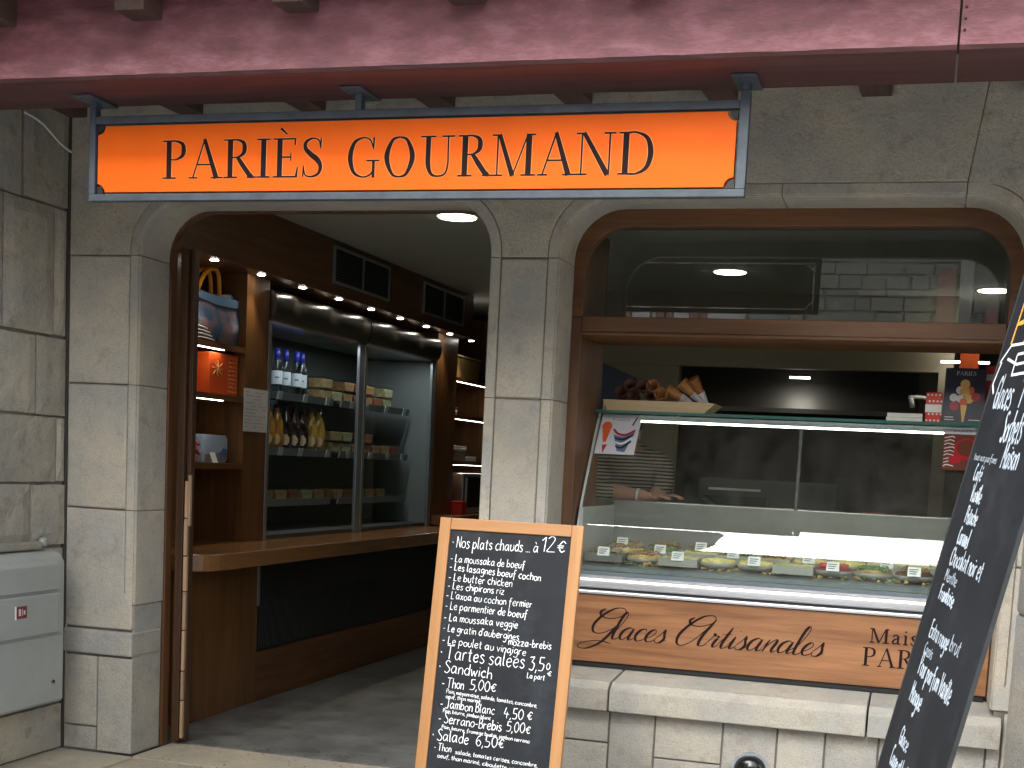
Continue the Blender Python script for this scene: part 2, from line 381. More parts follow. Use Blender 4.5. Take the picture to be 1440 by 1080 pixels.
# left pier shaft
zs = [.645, 1.262, 1.893, ZJ]
for a, b in zip(zs[:-1], zs[1:]):
    if a < .7:
        block(0,0,0,0, poly=[(-4.213, a+J), (DX0-.008, a+J), (DX0-.008, .77), (dl, .84), (dl, b-J), (-4.213, b-J)])
    else: block(-4.217, dl+J, a, b)
block(-4.222, DX0+.004, .507, .641, y0=-.012, bev=.008, m=STONE_P)
block(-4.217, -4.018, .126, .503, m=STONE_P); block(-4.217, -4.018, 0, .126, m=STONE_P); block(-4.018, DX0+.002, 0, .503, m=STONE_P)
# middle pilaster
for a, b in zip(zs[:-1], zs[1:]): block(dr-J, wl+J, a, b)
block(DX1-.004, WX0+.0, .507, .641, y0=-.012, bev=.008, m=STONE_P)
block(DX1, -1.83, 0, .503, m=STONE_P); block(-1.83, WX0, .0, .503, m=STONE_P)
# right pier
for a, b in zip(zs[:-1], zs[1:]):
    if a < .7: block(0,0,0,0, poly=[(WX1+.01, a+J), (1.4, a+J), (1.4, b-J), (wr, b-J), (wr, .76), (WX1+.01, .70)])
    else: block(wr-J, 1.4, a, b)
block(.405, 1.4, .0, .641, m=STONE_P)
# stones under the window
zb = .484
def pl(x0, x1, z0, z1): block(x0, x1, z0, z1, m=STONE_P, bev=.004)
pl(WX0, -1.304, .331, zb); pl(WX0, -1.304, 0, .331); pl(-1.304, -1.09, 0, zb); pl(-1.09, -.78, .285, zb); pl(-1.09, -.78, 0, .285)
pl(-.78, -.536, 0, zb); pl(-.536, -.327, 0, zb); pl(-.327, -.098, 0, zb); pl(-.098, .12, 0, zb); pl(.12, .345, .2, zb); pl(.12, .345, 0, .2); pl(.345, .405, 0, zb)
# sill in three lengths
def sill(x0, x1, sk=0):
    pf = [(-.055, .488), (.30, .488), (.30, .640), (-.01, .618), (-.035, .600), (-.055, .590)]
    n = len(pf); vs = [(x0+J+(sk*(p[0]+.055)), p[0], p[1]) for p in pf] + [(x1-J, p[0], p[1]) for p in pf]
    MB().add(vs, [list(range(n)), list(range(2*n-1, n-1, -1))] + [[i, (i+1)%n, n+(i+1)%n, n+i] for i in range(n)]).build('window_sill', STONE_P, shop, bevel=.006)
sill(WX0+.006, -1.304); sill(-1.304, -.154); sill(-.154, .40)
# chamfered reveals swept along door and window, cut at the joints
def sweep(x0, x1, cuts):
    pi_, po = path(x0, x1, 0), path(x0, x1, 0, CH)
    def at(P_, O_, i, j): pass
    n = len(pi_)
    secs = []
    # left jamb pieces, arch pieces, right jamb pieces
    for a, b in zip(cuts[:-1], cuts[1:]): secs.append([((x0, a+J/2), (x0-CH, a+J/2)), ((x0, b-J/2), (x0-CH, b-J/2))])
    ar = [(pi_[k], po[k]) for k in range(1, n-1)]
    ar = [((x0, cuts[-1]+J/2), (x0-CH, cuts[-1]+J/2))] + ar + [((x1, cuts[-1]+J/2), (x1+CH, cuts[-1]+J/2))]
    mid = len(ar)//2
    xs = [-2.9] if x0 < -2 else [-.68, .080]
    parts = []; cur = []
    for q in ar:
        while xs and q[0][0] > xs[0]:
            cx = xs.pop(0); cur.append(((cx-.002, ZT), (cx-.002, ZT+CH))); parts.append(cur); cur = [((cx+.002, ZT), (cx+.002, ZT+CH))]
        cur.append(q)
    parts.append(cur); secs += parts
    for a, b in zip(cuts[:-1], cuts[1:]): secs.append([((x1, b-J/2), (x1+CH, b-J/2)), ((x1, a+J/2), (x1+CH, a+J/2))])
    for sc in secs:
        vs = []
        for (ix, iz), (ox, oz) in sc:
            dx, dz = ox-ix, oz-iz; l_ = math.hypot(dx, dz) or 1; ux, uz = dx/l_, dz/l_
            for o, y in ((1, .001), (.965, .009), (.91, .002), (.17, .002), (.13, .011), (.06, .010), (0, .018), (0, .28)):
                vs.append((ix+dx*o, y, iz+dz*o))
        vs2 = []
        for i_ in range(len(sc)):
            vs2 += vs[i_*8:i_*8+8]; o_ = sc[i_][1]; vs2.append((o_[0], .28, o_[1]))
        vs = vs2; k = 9; m_ = len(sc)
        fs = [[i*k+j, i*k+(j+1)%k, (i+1)*k+(j+1)%k, (i+1)*k+j] for i in range(m_-1) for j in range(k)]
        fs += [list(range(k-1, -1, -1)), list(range((m_-1)*k, m_*k))]
        MB().add(vs, fs).build('reveal_stone', STONE, shop)
sweep(DX0, DX1, [.78, 1.262, 1.893, ZJ]); sweep(WX0, WX1, [.65, 1.262, 1.893, ZJ])
# stop at the foot of the door chamfers and plain reveals below
for x, s_ in ((DX0, -1), (DX1, 1)):
    MB().prism([(x+s_*.006, 0), (x+s_*CH, 0), (x+s_*CH, .775), (x+s_*.006, .775)], .02, .28).build('reveal_stone', STONE_P, shop)
# wall core behind the joints
core = MB()
core.box(-4.21, DX0-.02, .012, .26, 0, TOP-.02).box(DX1+.02, WX0-.02, .012, .26, 0, TOP-.02).box(WX1+.02, 1.39, .012, .26, 0, TOP-.02)
core.box(-4.20, 1.38, .014, .26, ZH+.06, TOP-.03).box(WX0-.03, WX1+.03, .012, .26, 0, .47)
core.build('mortar_core', MORTAR, shop)
# vent cap low in the wall
vent = thing('round_wall_vent', 'small black round vent low in the pale stone under the window', 'vent', (-.645, -.02, .285))
MB().lathe([(.004, -.045), (.05, -.04), (.066, -.02), (.074, 0), (.078, .03)], (-.645, -.01, .275), 24, axis='y').build('vent_cover', plain('black_glossy', (.01,.01,.01), .18), vent, smooth=True)
MB().lathe([(.078, 0), (.084, .0), (.084, .012), (.078, .012)], (-.645, -.012, .275), 24, axis='y').build('rim', ALU, vent)

# interior shell belongs to the building
box('interior_wall', BEIGE, shop, -5.2, -5.05, .26, 8.2, 0, 3.6)
box('interior_wall', BEIGE, shop, 2.3, 2.45, .26, 8.2, 0, 3.6)
box('interior_wall', BEIGE, shop, -5.05, 2.3, 8.0, 8.2, 0, 3.6)
box('interior_wall', BEIGE, shop, -5.05, -4.23, .275, .40, 0, 3.08)
box('interior_wall', BEIGE, shop, 1.4, 2.3, .275, .40, 0, 3.08)
box('ceiling', CEIL, shop, -5.05, 2.3, .29, 8.0, 3.08, 3.2)
box('interior_wall', BEIGE, shop, -4.23, 1.4, .275, .289, 2.87, 3.5)
bw = MB(); bw.box(-3.6, .05, 5.47, 5.6, 2.48, 3.078).box(-3.6, -2.04, 5.47, 5.6, 0, 2.478).box(.05, .16, 5.47, 5.6, 0, 3.078)
bw.build('rear_partition', BEIGE, shop)
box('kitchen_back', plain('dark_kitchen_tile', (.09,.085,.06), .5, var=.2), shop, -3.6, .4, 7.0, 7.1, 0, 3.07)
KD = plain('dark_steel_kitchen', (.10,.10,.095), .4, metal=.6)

# ------------------------------------------------------------------ side wall of old stone on the left
sw = thing('side_wall', 'old brownish grey stone side wall at the left edge', 'wall', (-4.4, -1.5, 0))
rows = [(0, .245, [-3, -2.1, -1.2, -.006]), (.245, .66, [-3, -2.3, -1.35, -.62, -.006]), (.66, 1.06, [-3, -1.9, -1.0, -.35, -.006]),
        (1.06, 1.383, [-3, -2.2, -1.5, -.8, -.29, -.006]), (1.383, 1.716, [-3, -2.4, -1.6, -.72, -.085, -.006]),
        (1.716, 2.115, [-3, -2.1, -1.5, -.75, -.25, -.006]), (2.115, 2.745, [-3, -2.3, -1.3, -.52, -.12, -.006]), (2.745, 3.6, [-3, -2.0, -1.1, -.374, -.006])]
for z0, z1, ys in rows:
    for y0, y1 in zip(ys[:-1], ys[1:]):
        d = random.uniform(-.005, .006)
        zz = [z0+random.uniform(.005, .011), z1-random.uniform(.005, .011)]
        b_ = MB(); n_ = 5
        # rough-faced block: a lightly displaced front grid
        ny = max(3, int((y1-y0)/.06)); nz = max(3, int((zz[1]-zz[0])/.06)); ya, yb = y0+.007, y1-.007
        vs = []; 
        for i in range(ny+1):
            for k in range(nz+1):
                e = 1 if 0 < i < ny and 0 < k < nz else 0
                vs.append((-4.217+d+(random.uniform(0, .007) if e else -.006), ya+(yb-ya)*i/ny+(0 if e else random.uniform(-.002,.002)), zz[0]+(zz[1]-zz[0])*k/nz+(0 if e else random.uniform(-.002,.002))))
        fs = [[i*(nz+1)+k, (i+1)*(nz+1)+k, (i+1)*(nz+1)+k+1, i*(nz+1)+k+1] for i in range(ny) for k in range(nz)]
        ring = [i*(nz+1) for i in range(ny+1)] + [ny*(nz+1)+k for k in range(1, nz+1)] + [i*(nz+1)+nz for i in range(ny-1, -1, -1)] + [k for k in range(nz-1, 0, -1)]
        nb = len(vs); vs += [(-4.6, vs[r_][1], vs[r_][2]) for r_ in ring]; q = len(ring)
        fs += [[ring[i], nb+i, nb+(i+1)%q, ring[(i+1)%q]] for i in range(q)] + [[nb+i for i in range(q)]]
        b_.add(vs, fs).build('stone_block', STONE_D, sw, smooth=False)
box('mortar_bed', MORTAR, sw, -4.59, -4.235, -2.99, -.012, 0, 3.59)
MB().box(-4.6, -4.2145, -.0085, .006, 0, 3.55).build('wall_end_joint', plain('dark_joint', (.05,.045,.04), .95), sw)
wc = MB().tube(smoothpts([(-4.20, -.40, 3.13), (-4.19, -.28, 3.11), (-4.195, -.12, 3.05), (-4.2, -.02, 3.03)]), .006).build('wall_cable', plain('white_cable', (.55,.55,.52), .5), smooth=True)
props(wc, 'thin white cable running down the old side wall under the red beam', 'cable')

# meter box
mbx = thing('meter_box', 'grey plastic utility meter box on the old side wall', 'meter box', (-4.1, -.6, .29))
X0 = -4.205
MB().prism([(X0, .284), (-4.10, .284), (-4.10, 1.0), (-4.135, 1.045), (X0, 1.05)], -1.25, -.165, 'y').build('box_body', BOXG, mbx, bevel=.02, seg=3)
MB().prism([(-4.098, .86), (-4.088, .86), (-4.088, .985), (-4.13, 1.03), (-4.14, 1.03)], -1.23, -.235, 'y').build('sloping_lid', BOXG, mbx, bevel=.006)
box('meter_door', BOXG, mbx, -4.098, -4.084, -1.2, -.235, .645, .845, bevel=.006)
box('lower_panel', BOXG, mbx, -4.099, -4.094, -1.22, -.19, .30, .63, bevel=.004)
st = box('sticker', plain('dark_red_sticker', (.16,.03,.03), .5), mbx, -4.084, -4.0825, -.58, -.50, .742, .80)
MB().box(-4.0825, -4.0818, -.562, -.548, .755, .788).box(-4.0825, -4.0818, -.538, -.534, .755, .788).box(-4.0825, -4.0818, -.525, -.514, .76, .78).build('sticker_print', plain('white_ink', (.6,.55,.55), .6), st)
MB().box(-4.084, -4.082, -.59, -.58, .738, .803).build('sticker_edge', WHITE, st)
MB().lathe([(.004, .0), (.013, 0), (.013, .008), (.004, .008)], (-4.094, -.275, .40), 16, axis='x').build('lock', INOX, mbx)
MB().lathe([(.004, .0), (.008, 0), (.008, .011), (.004, .011)], (-4.094, -.275, .40), 12, axis='x').build('keyhole', BLACK, mbx)
MB().lathe([(.004, 0), (.022, 0), (.022, .03), (.004, .03)], (-4.2, -.235, 1.09), 14, axis='x').build('hinge_cap', BOXG, mbx, smooth=True)
box('ledge_stone', STONE_D, sw, -4.3, -4.165, -1.3, -.26, 1.055, 1.095, bevel=.01)

# ------------------------------------------------------------------ overhang: big painted beam, joists and boards
ov = thing('roof_overhang', 'maroon painted timber beam carrying dark joists over the shopfront', 'overhang', (-1.8, -1.15, 2.99))
BZ = 2.992
def beam(x0, x1):
    nx = int((x1-x0)/.08); pf = [(-1.35, BZ+.012), (-1.338, BZ), (-.955, BZ), (-.945, BZ+.01), (-.945, 3.50), (-1.35, 3.50), (-1.352, 3.4), (-1.348, 3.3), (-1.352, 3.2), (-1.347, 3.1)]
    n = len(pf); vs = []
    for i in range(nx+1):
        x = x0+(x1-x0)*i/nx
        for y, z in pf: vs.append((x, y+random.uniform(-.0015, .0015), z+random.uniform(-.001, .001)))
    fs = [[i*n+k, i*n+(k+1)%n, (i+1)*n+(k+1)%n, (i+1)*n+k] for i in range(nx) for k in range(n)] + [list(range(n)), [nx*n+k for k in range(n-1, -1, -1)]]
    mb = MB()
    for f in fs:
        mb.m = 0
        zs_ = [vs[i][2] for i in f]
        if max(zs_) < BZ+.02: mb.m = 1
        mb.f.append(f); mb.mi.append(mb.m)
    mb.v = vs
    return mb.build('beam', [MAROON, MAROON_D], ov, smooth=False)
beam(-6.0, -.006); beam(.002, 3.0)
nails = MB()
for k in range(9): nails.lathe([(.001, -.003), (.004, -.002), (.005, 0)], (.014, -1.352, 3.05+.035*k), 6, axis='y')
nails.build('nail_row', plain('rusty_nail', (.05,.02,.015), .8), ov, kind='stuff')
for k in range(12):
    xr = -.248-.6455*(k-3) if k <= 8 else 0
    x = -.3125 + .6455*(3-k) - .0
    if x < -5.6: continue
    pf = [(x-.0625, 3.20), (x+.0625, 3.20), (x+.0625, 3.36), (x-.0625, 3.36)]
    xb = x - .07      # joist line continues over the beam
    MB().add([(x-.0625, -.001, 3.20), (x+.0625, -.001, 3.20), (x+.0625, -.001, 3.36), (x-.0625, -.001, 3.36),
              (xb-.0625, -1.475, 3.20), (xb+.0625, -1.475, 3.20), (xb+.0625, -1.475, 3.36), (xb-.0625, -1.475, 3.36)],
             [(0,1,2,3), (4,7,6,5), (0,4,5,1), (1,5,6,2), (2,6,7,3), (3,7,4,0)]).build('joist', JOIST, ov, bevel=.004)
for k in range(12):
    y0 = -1.62 + .135*k
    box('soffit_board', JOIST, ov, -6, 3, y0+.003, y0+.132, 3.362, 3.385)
box('fascia_gutter_board', MAROON_D, ov, -6, 3, -1.66, -1.625, 3.34, 3.5)

# ------------------------------------------------------------------ hanging sign
SY = -1.06
sg = thing('hanging_sign', 'long orange shop sign reading PARIÈS GOURMAND in a blue grey steel frame', 'sign', (-2.04, SY, 2.59))
def bar(name, x0, x1, z0, z1, y0=SY-.02, y1=SY+.02, bev=.002): return box(name, STEEL, sg, x0, x1, y0, y1, z0, z1, bevel=bev)
bar('frame_bar', -3.388, -.694, 2.585, 2.612); bar('frame_bar', -3.36, -.73, 2.893, 2.922)
bar('frame_bar', -3.388, -3.361, 2.613, 2.955); bar('frame_bar', -.729, -.694, 2.613, 2.955)
for x in (-3.375, -2.20, -.712):
    zb_ = 2.956 if x != -2.20 else 2.923
    bar('hanger_post', x-.013, x+.013, zb_, 2.985)
    box('fixing_plate', STEEL, sg, x-.045, x+.045, SY-.10, SY+.10, 2.982, 2.9905, bevel=.002)
    for yy in (-.07, .07): MB().lathe([(.002, 2.975), (.009, 2.976), (.009, 2.983)], (x-.02, SY+yy, 0), 8).build('bolt', STEEL, sg)
x0, x1, z0, z1, rc = -3.352, -.738, 2.620, 2.884, .034
pp = arc(x0, z0, rc, 90, 0, 6)
pp = [(x0, z0+rc)] + arc(x0, z0, rc, 88, 2, 6) + [(x1-rc, z0)] + arc(x1, z0, rc, 178, 92, 6) + [(x1, z0+rc), (x1, z1-rc)] + arc(x1, z1, rc, 268, 182, 6) + [(x1-rc, z1), (x0+rc, z1)] + arc(x0, z1, rc, 358, 272, 6) + [(x0, z1-rc)]
MB().prism(pp, SY-.012, SY+.012).build('sign_panel', ORANGE, sg, bevel=.0015)
MB().prism(pp, SY+.0125, SY+.017).build('back_plate', DGREY, sg)
for cx_, cz_, sx_, sz_ in ((x0-.004, z0-.004, 1, 1), (x1+.004, z0-.004, -1, 1), (x0-.004, z1+.004, 1, -1), (x1+.004, z1+.004, -1, -1)):
    q = [(cx_, cz_)] + [(cx_+sx_*.03*math.cos(R(a)), cz_+sz_*.03*math.sin(R(a))) for a in range(0, 91, 15)]
    MB().prism(q, SY-.008, SY+.008).build('corner_rosette', BLACK, sg)
# serif lettering from strokes: (x, y, width) with cap height 1
T, Hh = .150, .036
def vs_(x, y0=0, y1=1, w_=T): return [(x, y0, w_), (x, y1, w_)]
def sf(x0, x1, y): return [(x0, y, Hh), (x1, y, Hh)]
def sm(*p): return smoothpts(list(p), 7)
b0, b1 = Hh/2, 1-Hh/2
def SG(c):
    if c == 'P': return .66, [vs_(.18), sf(.02, .36, b0), sf(.02, .3, b1), sm((.18, b1, .034), (.36, b1, .04), (.53, .90, .10), (.565, .745, .135), (.53, .6, .10), (.38, .505, .04), (.2, .50, .03))]
    if c == 'R': return .80, [vs_(.18), sf(.02, .36, b0), sf(.02, .3, b1), sm((.18, b1, .034), (.36, b1, .04), (.51, .91, .10), (.545, .765, .13), (.51, .63, .10), (.38, .54, .04), (.2, .53, .03)), [(.36, .55, .10), (.50, .33, .135), (.66, .1, .135), (.76, .02, .10)], sf(.62, .84, b0)]
    if c == 'A': return .84, [[(.10, 0, .034), (.40, 1, .034)], [(.40, 1.02, .10), (.72, 0, .145)], [(.2, .36, .034), (.6, .36, .034)], sf(0, .22, b0), sf(.58, .88, b0)]
    if c == 'I': return .36, [vs_(.18), sf(.02, .34, b0), sf(.02, .34, b1)]
    if c in 'EÈ':
        r_ = [vs_(.18), sf(.02, .62, b0), sf(.02, .56, b1), sf(.18, .46, .52), [(.46, .42, .03), (.46, .62, .03)], [(.56, .82, .03), (.565, .99, .05)], [(.635, .26, .025), (.60, .02, .07)]]
        if c == 'È': r_.append([(.20, 1.25, .07), (.36, 1.10, .03)])
        return .68, r_
    if c == 'S': return .56, [sm((.46, .76, .03), (.42, .93, .035), (.27, .985, .04), (.11, .90, .08), (.09, .74, .11), (.22, .585, .14), (.38, .45, .15), (.47, .28, .11), (.42, .09, .07), (.25, .015, .04), (.10, .06, .035), (.05, .26, .03)), [(.47, .72, .02), (.475, .98, .035)], [(.045, .3, .02), (.04, .02, .035)]]
    if c == 'G': return .88, [sm((.68, .74, .03), (.60, .93, .035), (.42, .985, .035), (.20, .86, .09), (.105, .5, .135), (.20, .14, .09), (.42, .015, .035), (.60, .06, .04), (.67, .14, .04)), [(.69, .70, .025), (.70, .99, .045)], vs_(.70, .0, .42, .075), sf(.52, .84, .42)]
    if c == 'O': return .90, [sm((.43, .985, .034), (.24, .90, .08), (.11, .5, .14), (.24, .1, .08), (.43, .015, .034), (.62, .1, .08), (.75, .5, .14), (.62, .9, .08), (.43, .985, .034))]
    if c == 'U': return .88, [sm((.20, 1, .13), (.20, .6, .13), (.205, .3, .13), (.28, .08, .08), (.44, .015, .04), (.62, .07, .04), (.69, .28, .04), (.69, .6, .035), (.69, 1, .035)), sf(.02, .38, b1), sf(.54, .84, b1)]
    if c == 'M': return 1.06, [vs_(.13, w_=.036), sf(0, .26, b0), sf(0, .22, b1), [(.17, 1, .10), (.50, .0, .13)], [(.50, .0, .03), (.84, 1, .03)], vs_(.87, w_=T), sf(.70, 1.04, b0), sf(.84, 1.02, b1)]
    if c == 'N': return .92, [vs_(.13, w_=.036), sf(0, .26, b0), sf(0, .22, b1), [(.17, 1, .10), (.74, 0, .14)], vs_(.77, w_=.036), sf(.64, .90, b1)]
    if c == 'D': return .86, [vs_(.18), sf(.02, .36, b0), sf(.02, .3, b1), sm((.2, b1, .034), (.42, b1, .04), (.66, .84, .10), (.745, .5, .14), (.66, .16, .10), (.42, b0, .04), (.2, b0, .034))]
    if c == 'a': return .50, [sm((.08, .5, .09), (.14, .62, .04), (.26, .645, .05), (.34, .52, .11), (.34, .3, .115), (.34, .1, .11), (.40, .02, .05), (.48, .05, .03)), sm((.34, .40, .03), (.16, .32, .07), (.07, .15, .11), (.16, .02, .06), (.34, .12, .03))]
    if c == 'i': return .28, [vs_(.14, 0, .66, .12), sf(.02, .26, b0), sf(.03, .14, .64), sm((.14, .86, .10), (.141, .96, .10))]
    if c == 's': return .40, [sm((.33, .5, .03), (.28, .62, .04), (.18, .65, .05), (.09, .54, .09), (.18, .38, .12), (.30, .22, .12), (.28, .06, .07), (.16, .01, .04), (.07, .05, .03), (.05, .2, .03))]
    if c == 'o': return .56, [sm((.26, .65, .034), (.14, .58, .08), (.075, .33, .12), (.14, .08, .08), (.26, .015, .034), (.38, .08, .08), (.445, .33, .12), (.38, .58, .08), (.26, .65, .034))]
    if c == 'n': return .60, [vs_(.14, 0, .66, .12), sf(.02, .26, b0), sf(.03, .14, .64), sm((.18, .5, .03), (.3, .64, .06), (.42, .54, .11), (.44, .3, .12), (.44, 0, .12)), sf(.32, .56, b0)]
    return .45, []
def serif_text(mb, txt, x0, x1, z0, h, y, th=.002, track=0, bold=0):
    adv = 0; L = []
    for c in txt: a, r_ = SG(c); L.append((adv, r_)); adv += a+track
    adv -= track
    kx = (x1-x0)/adv if x1 else h
    i = 0
    for a, r_ in L:
        for st_ in r_:
            i += 1
            mb.ribbon([(x0+(a+p[0])*kx, z0+p[1]*h, (p[2]+bold)*h*.92) for p in st_], th+.00006*(i % 9), y)
    return mb
serif_text(MB(), 'PARIÈS', -3.052, -2.338, 2.672, .150, SY-.012, th=.0005, track=.05, bold=.035).build('letter_edge_highlight', HALO, sg)  # wider pale ribbons paint a highlight around each letter
serif_text(MB(), 'GOURMAND', -2.245, -1.025, 2.668, .152, SY-.012, th=.0005, track=.04, bold=.035).build('letter_edge_highlight', HALO, sg)
serif_text(MB(), 'PARIÈS', -3.052, -2.338, 2.672, .150, SY-.012, track=.05, bold=.01).build('lettering', BLACKP, sg, label='word PARIÈS in dark serif capitals')
serif_text(MB(), 'GOURMAND', -2.245, -1.025, 2.668, .152, SY-.012, track=.04, bold=.01).build('lettering', BLACKP, sg, label='word GOURMAND in dark serif capitals')

# ------------------------------------------------------------------ round column at the right
clm = thing('stone_column', 'rough pale round stone column at the right edge', 'column', (.64, -1.15, 0))
z = 0
for h in (.55, .62, .60, .62, .598):
    pf = [(.01, z+.004), (.292, z+.004), (.298, z+.012), (.298, z+h-.012), (.292, z+h-.004), (.01, z+h-.004)]
    MB().lathe(pf, (.640, -1.15, 0), 40).build('column_drum', STONE_C, clm, smooth=False); z += h
MB().lathe([(.01, .0), (.288, 0), (.288, 2.98), (.01, 2.98)], (.640, -1.15, 0), 32).build('joint_core', MORTAR, clm)
for o in [q for q in COL.objects if q.parent == clm]:
    for p_ in o.data.polygons: p_.use_smooth = abs(p_.normal.z) < .5

# ------------------------------------------------------------------ handwriting
F = {
 'a': "3.5,3.6 1.8,4.1 .4,2 1.5,.1 3.2,1.6 3.6,4;3.6,4 3.6,1 4.2,0", 'b': ".4,7 .4,0;.4,2.2 2,4 3.6,2.2 2.2,.1 .4,.8", 'c': "3.3,3.4 2,4.1 .4,2 1.8,0 3.4,.7",
 'd': "3.6,7 3.6,0;3.6,3 2,4 .4,2 1.8,0 3.6,1.3", 'e': ".6,2 3.3,2.5 2.5,4.1 .7,3.1 .7,1 2,-.1 3.5,.7", 'f': "3.4,6.6 2.2,7 1.5,5 1.4,-2;.2,3.8 3,3.9",
 'g': "3.5,3.6 1.8,4.1 .4,2.2 1.6,.5 3.4,1.8;3.6,4 3.6,-1.5 2,-3 .4,-2.2", 'h': ".4,7 .4,0;.4,2.6 2,4 3.2,3 3.3,0", 'i': ".5,4 .5,.4;.5,5.5 .62,5.8", 'j': "1.2,4 1.2,-2 0,-3;1.2,5.5 1.3,5.8",
 'k': ".4,7 .4,0;3,4 .5,1.9 3.2,0", 'l': ".5,7 .5,.8 1.2,0", 'm': ".4,4 .4,0;.4,2.8 1.5,4 2.4,3 2.4,0;2.4,2.8 3.6,4 4.5,3 4.5,0", 'n': ".4,4 .4,0;.4,2.8 2,4 3.1,3 3.2,0",
 'o': "2,4 .5,3 .5,1 2,0 3.5,1 3.5,3 2,4", 'p': ".4,4 .4,-3;.4,2.8 2,4.1 3.6,2.2 2,0 .4,.9", 'q': "3.6,3.7 2,4.1 .4,2 2,0 3.6,1.2;3.6,4 3.6,-3", 'r': ".4,4 .4,0;.4,2.5 1.4,3.8 2.5,3.6",
 's': "2.9,3.5 1.6,4.1 .6,3.1 2.8,1.3 1.8,-.1 .4,.5", 't': "1.3,6.3 1.3,.6 2.3,.1;.2,4.2 2.5,4.3", 'u': ".4,4 .5,1 1.7,0 3.1,1.2;3.2,4 3.2,.4", 'v': ".3,4 1.7,0;1.7,0 3.2,4", 'x': ".3,4 3.1,0;3,4 .3,0", 'w': ".3,4 1.3,0;1.3,0 2.4,3.2;2.4,3.2 3.4,0;3.4,0 4.6,4", 'y': ".3,4 1.8,.8;3.4,4 1,-3", 'z': ".3,4 3.2,4;3.2,4 .4,0;.4,0 3.4,0",
 'N': ".4,0 .5,7;.5,7 3.8,0;3.8,0 3.9,7", 'L': ".6,7 .5,0;.5,0 3.2,.2", 'T': "0,6.9 4.6,7;2.2,7 2.1,0", 'S': "3.5,6.3 2,7.1 .6,5.5 3.6,2.2 2.2,-.1 .2,.7", 'J': "1,7 3.4,7;2.4,7 2.4,1 1.2,0 0,.8",
 'B': ".5,7 .5,0;.5,7 3,6.3 2.6,4 .6,3.7;.6,3.7 3.5,2.9 3.2,.4 .5,0", 'P': ".5,7 .5,0;.5,7 3.4,6.6 3.2,4 .5,3.5", 'G': "3.8,6 2.4,7.1 .5,5 .6,1.6 2.4,0 3.9,1.4;2.4,3.2 4,3.2;4,3.2 4,0", 'C': "3.6,6.2 2.2,7.1 .5,4.6 .8,1.4 2.3,0 3.8,1",
 'M': ".4,0 .6,7;.6,7 2.5,2.5;2.5,2.5 4.4,7;4.4,7 4.6,0", 'E': "3.4,7 .5,7;.5,7 .5,0;.5,0 3.6,0;.5,3.6 3,3.6", 'V': ".2,7 2,0;2,0 3.8,7", 'F': "3.4,7 .5,7;.5,7 .5,0;.5,3.6 2.8,3.6", 'A': ".2,0 2,7;2,7 3.9,0;.9,2.6 3.2,2.6", 'R': ".5,7 .5,0;.5,7 3.4,6.6 3.2,4 .5,3.6;1.4,3.6 3.7,0", 'I': ".6,7 .6,0",
 '0': "2,7 .5,5 .5,2 2,0 3.5,2 3.5,5 2,7", '1': ".2,5.2 1.8,7;1.8,7 1.7,0", '2': ".3,5.8 1.8,7.1 3.2,5.6 .2,0;.2,0 3.8,.1", '3': ".4,6.5 3,6.8;3,6.8 1.5,4.1;1.5,4.1 3.4,2.8 2.4,0 .2,.5", '4': "1.4,7 .3,2.8;.3,2.8 3.8,2.6;2.5,4.2 2.4,0", '5': "3.4,6.9 .8,6.9;.8,6.9 .7,4;.7,4 3.3,3.4 2.8,.4 .3,.3", '6': "3,6.8 1,4.5 .5,1.8 2,0 3.4,1.6 2,3.4 .6,2.2",
 '€': "3.6,4.4 2.2,5.2 .9,2.8 2,.5 3.6,1;.1,3.3 2.9,3.3;.1,2.4 2.7,2.4", ',': ".6,.5 .2,-1.2", '.': ".4,.1 .6,.3", '-': ".3,2.4 2.4,2.5", '·': ".6,3 1.1,3.2", "'": ".6,6.8 .4,5.4", '"': ".6,6.8 .4,5.4",
}
F['é'] = F['e']+";1.6,5.4 2.8,6.6"; F['à'] = F['a']+";1.2,6.6 2.4,5.3"; F['è'] = F['e']+";1.2,6.6 2.4,5.4"
def adv_of(c):
    if c == ' ': return 2.2
    xs = [float(q.split(',')[0]) for s_ in F[c].split(';') for q in s_.split()]
    return max(xs)+.9
def hand(mb, txt, x0, z0, h, y, w_=.0035, sx=1, slope=0, x1=None, th=.0006, jit=.25):
    """h = cap height; optional x1 fits the width"""
    u = h/7; tot = sum(adv_of(c) for c in txt); kx = (x1-x0)/tot if x1 else u*sx
    a = 0
    for ci, c in enumerate(txt):
        if c != ' ':
            dy = random.uniform(-jit, jit); sc = random.uniform(.93, 1.07)
            for s_ in F[c].split(';'):
                p = [tuple(map(float, q.split(','))) for q in s_.split()]
                p = smoothpts([(q[0]+random.uniform(-.12, .12), q[1]*sc+dy+random.uniform(-.12, .12)) for q in p], 4) if len(p) > 2 else p
                if c in '.·' or (len(p) == 2 and abs(p[0][0]-p[1][0])+abs(p[0][1]-p[1][1]) < .6): ww = w_*1.7
                else: ww = w_*random.uniform(.8, 1.15)
                mb.ribbon([(x0+(a+q[0]+.12*q[1]*.5)*kx, z0+q[1]*u+slope*(a+q[0])*kx, ww*random.uniform(.72, 1.18)) for q in p], th+.00002*random.random()*10, y)
        a += adv_of(c)
    return mb

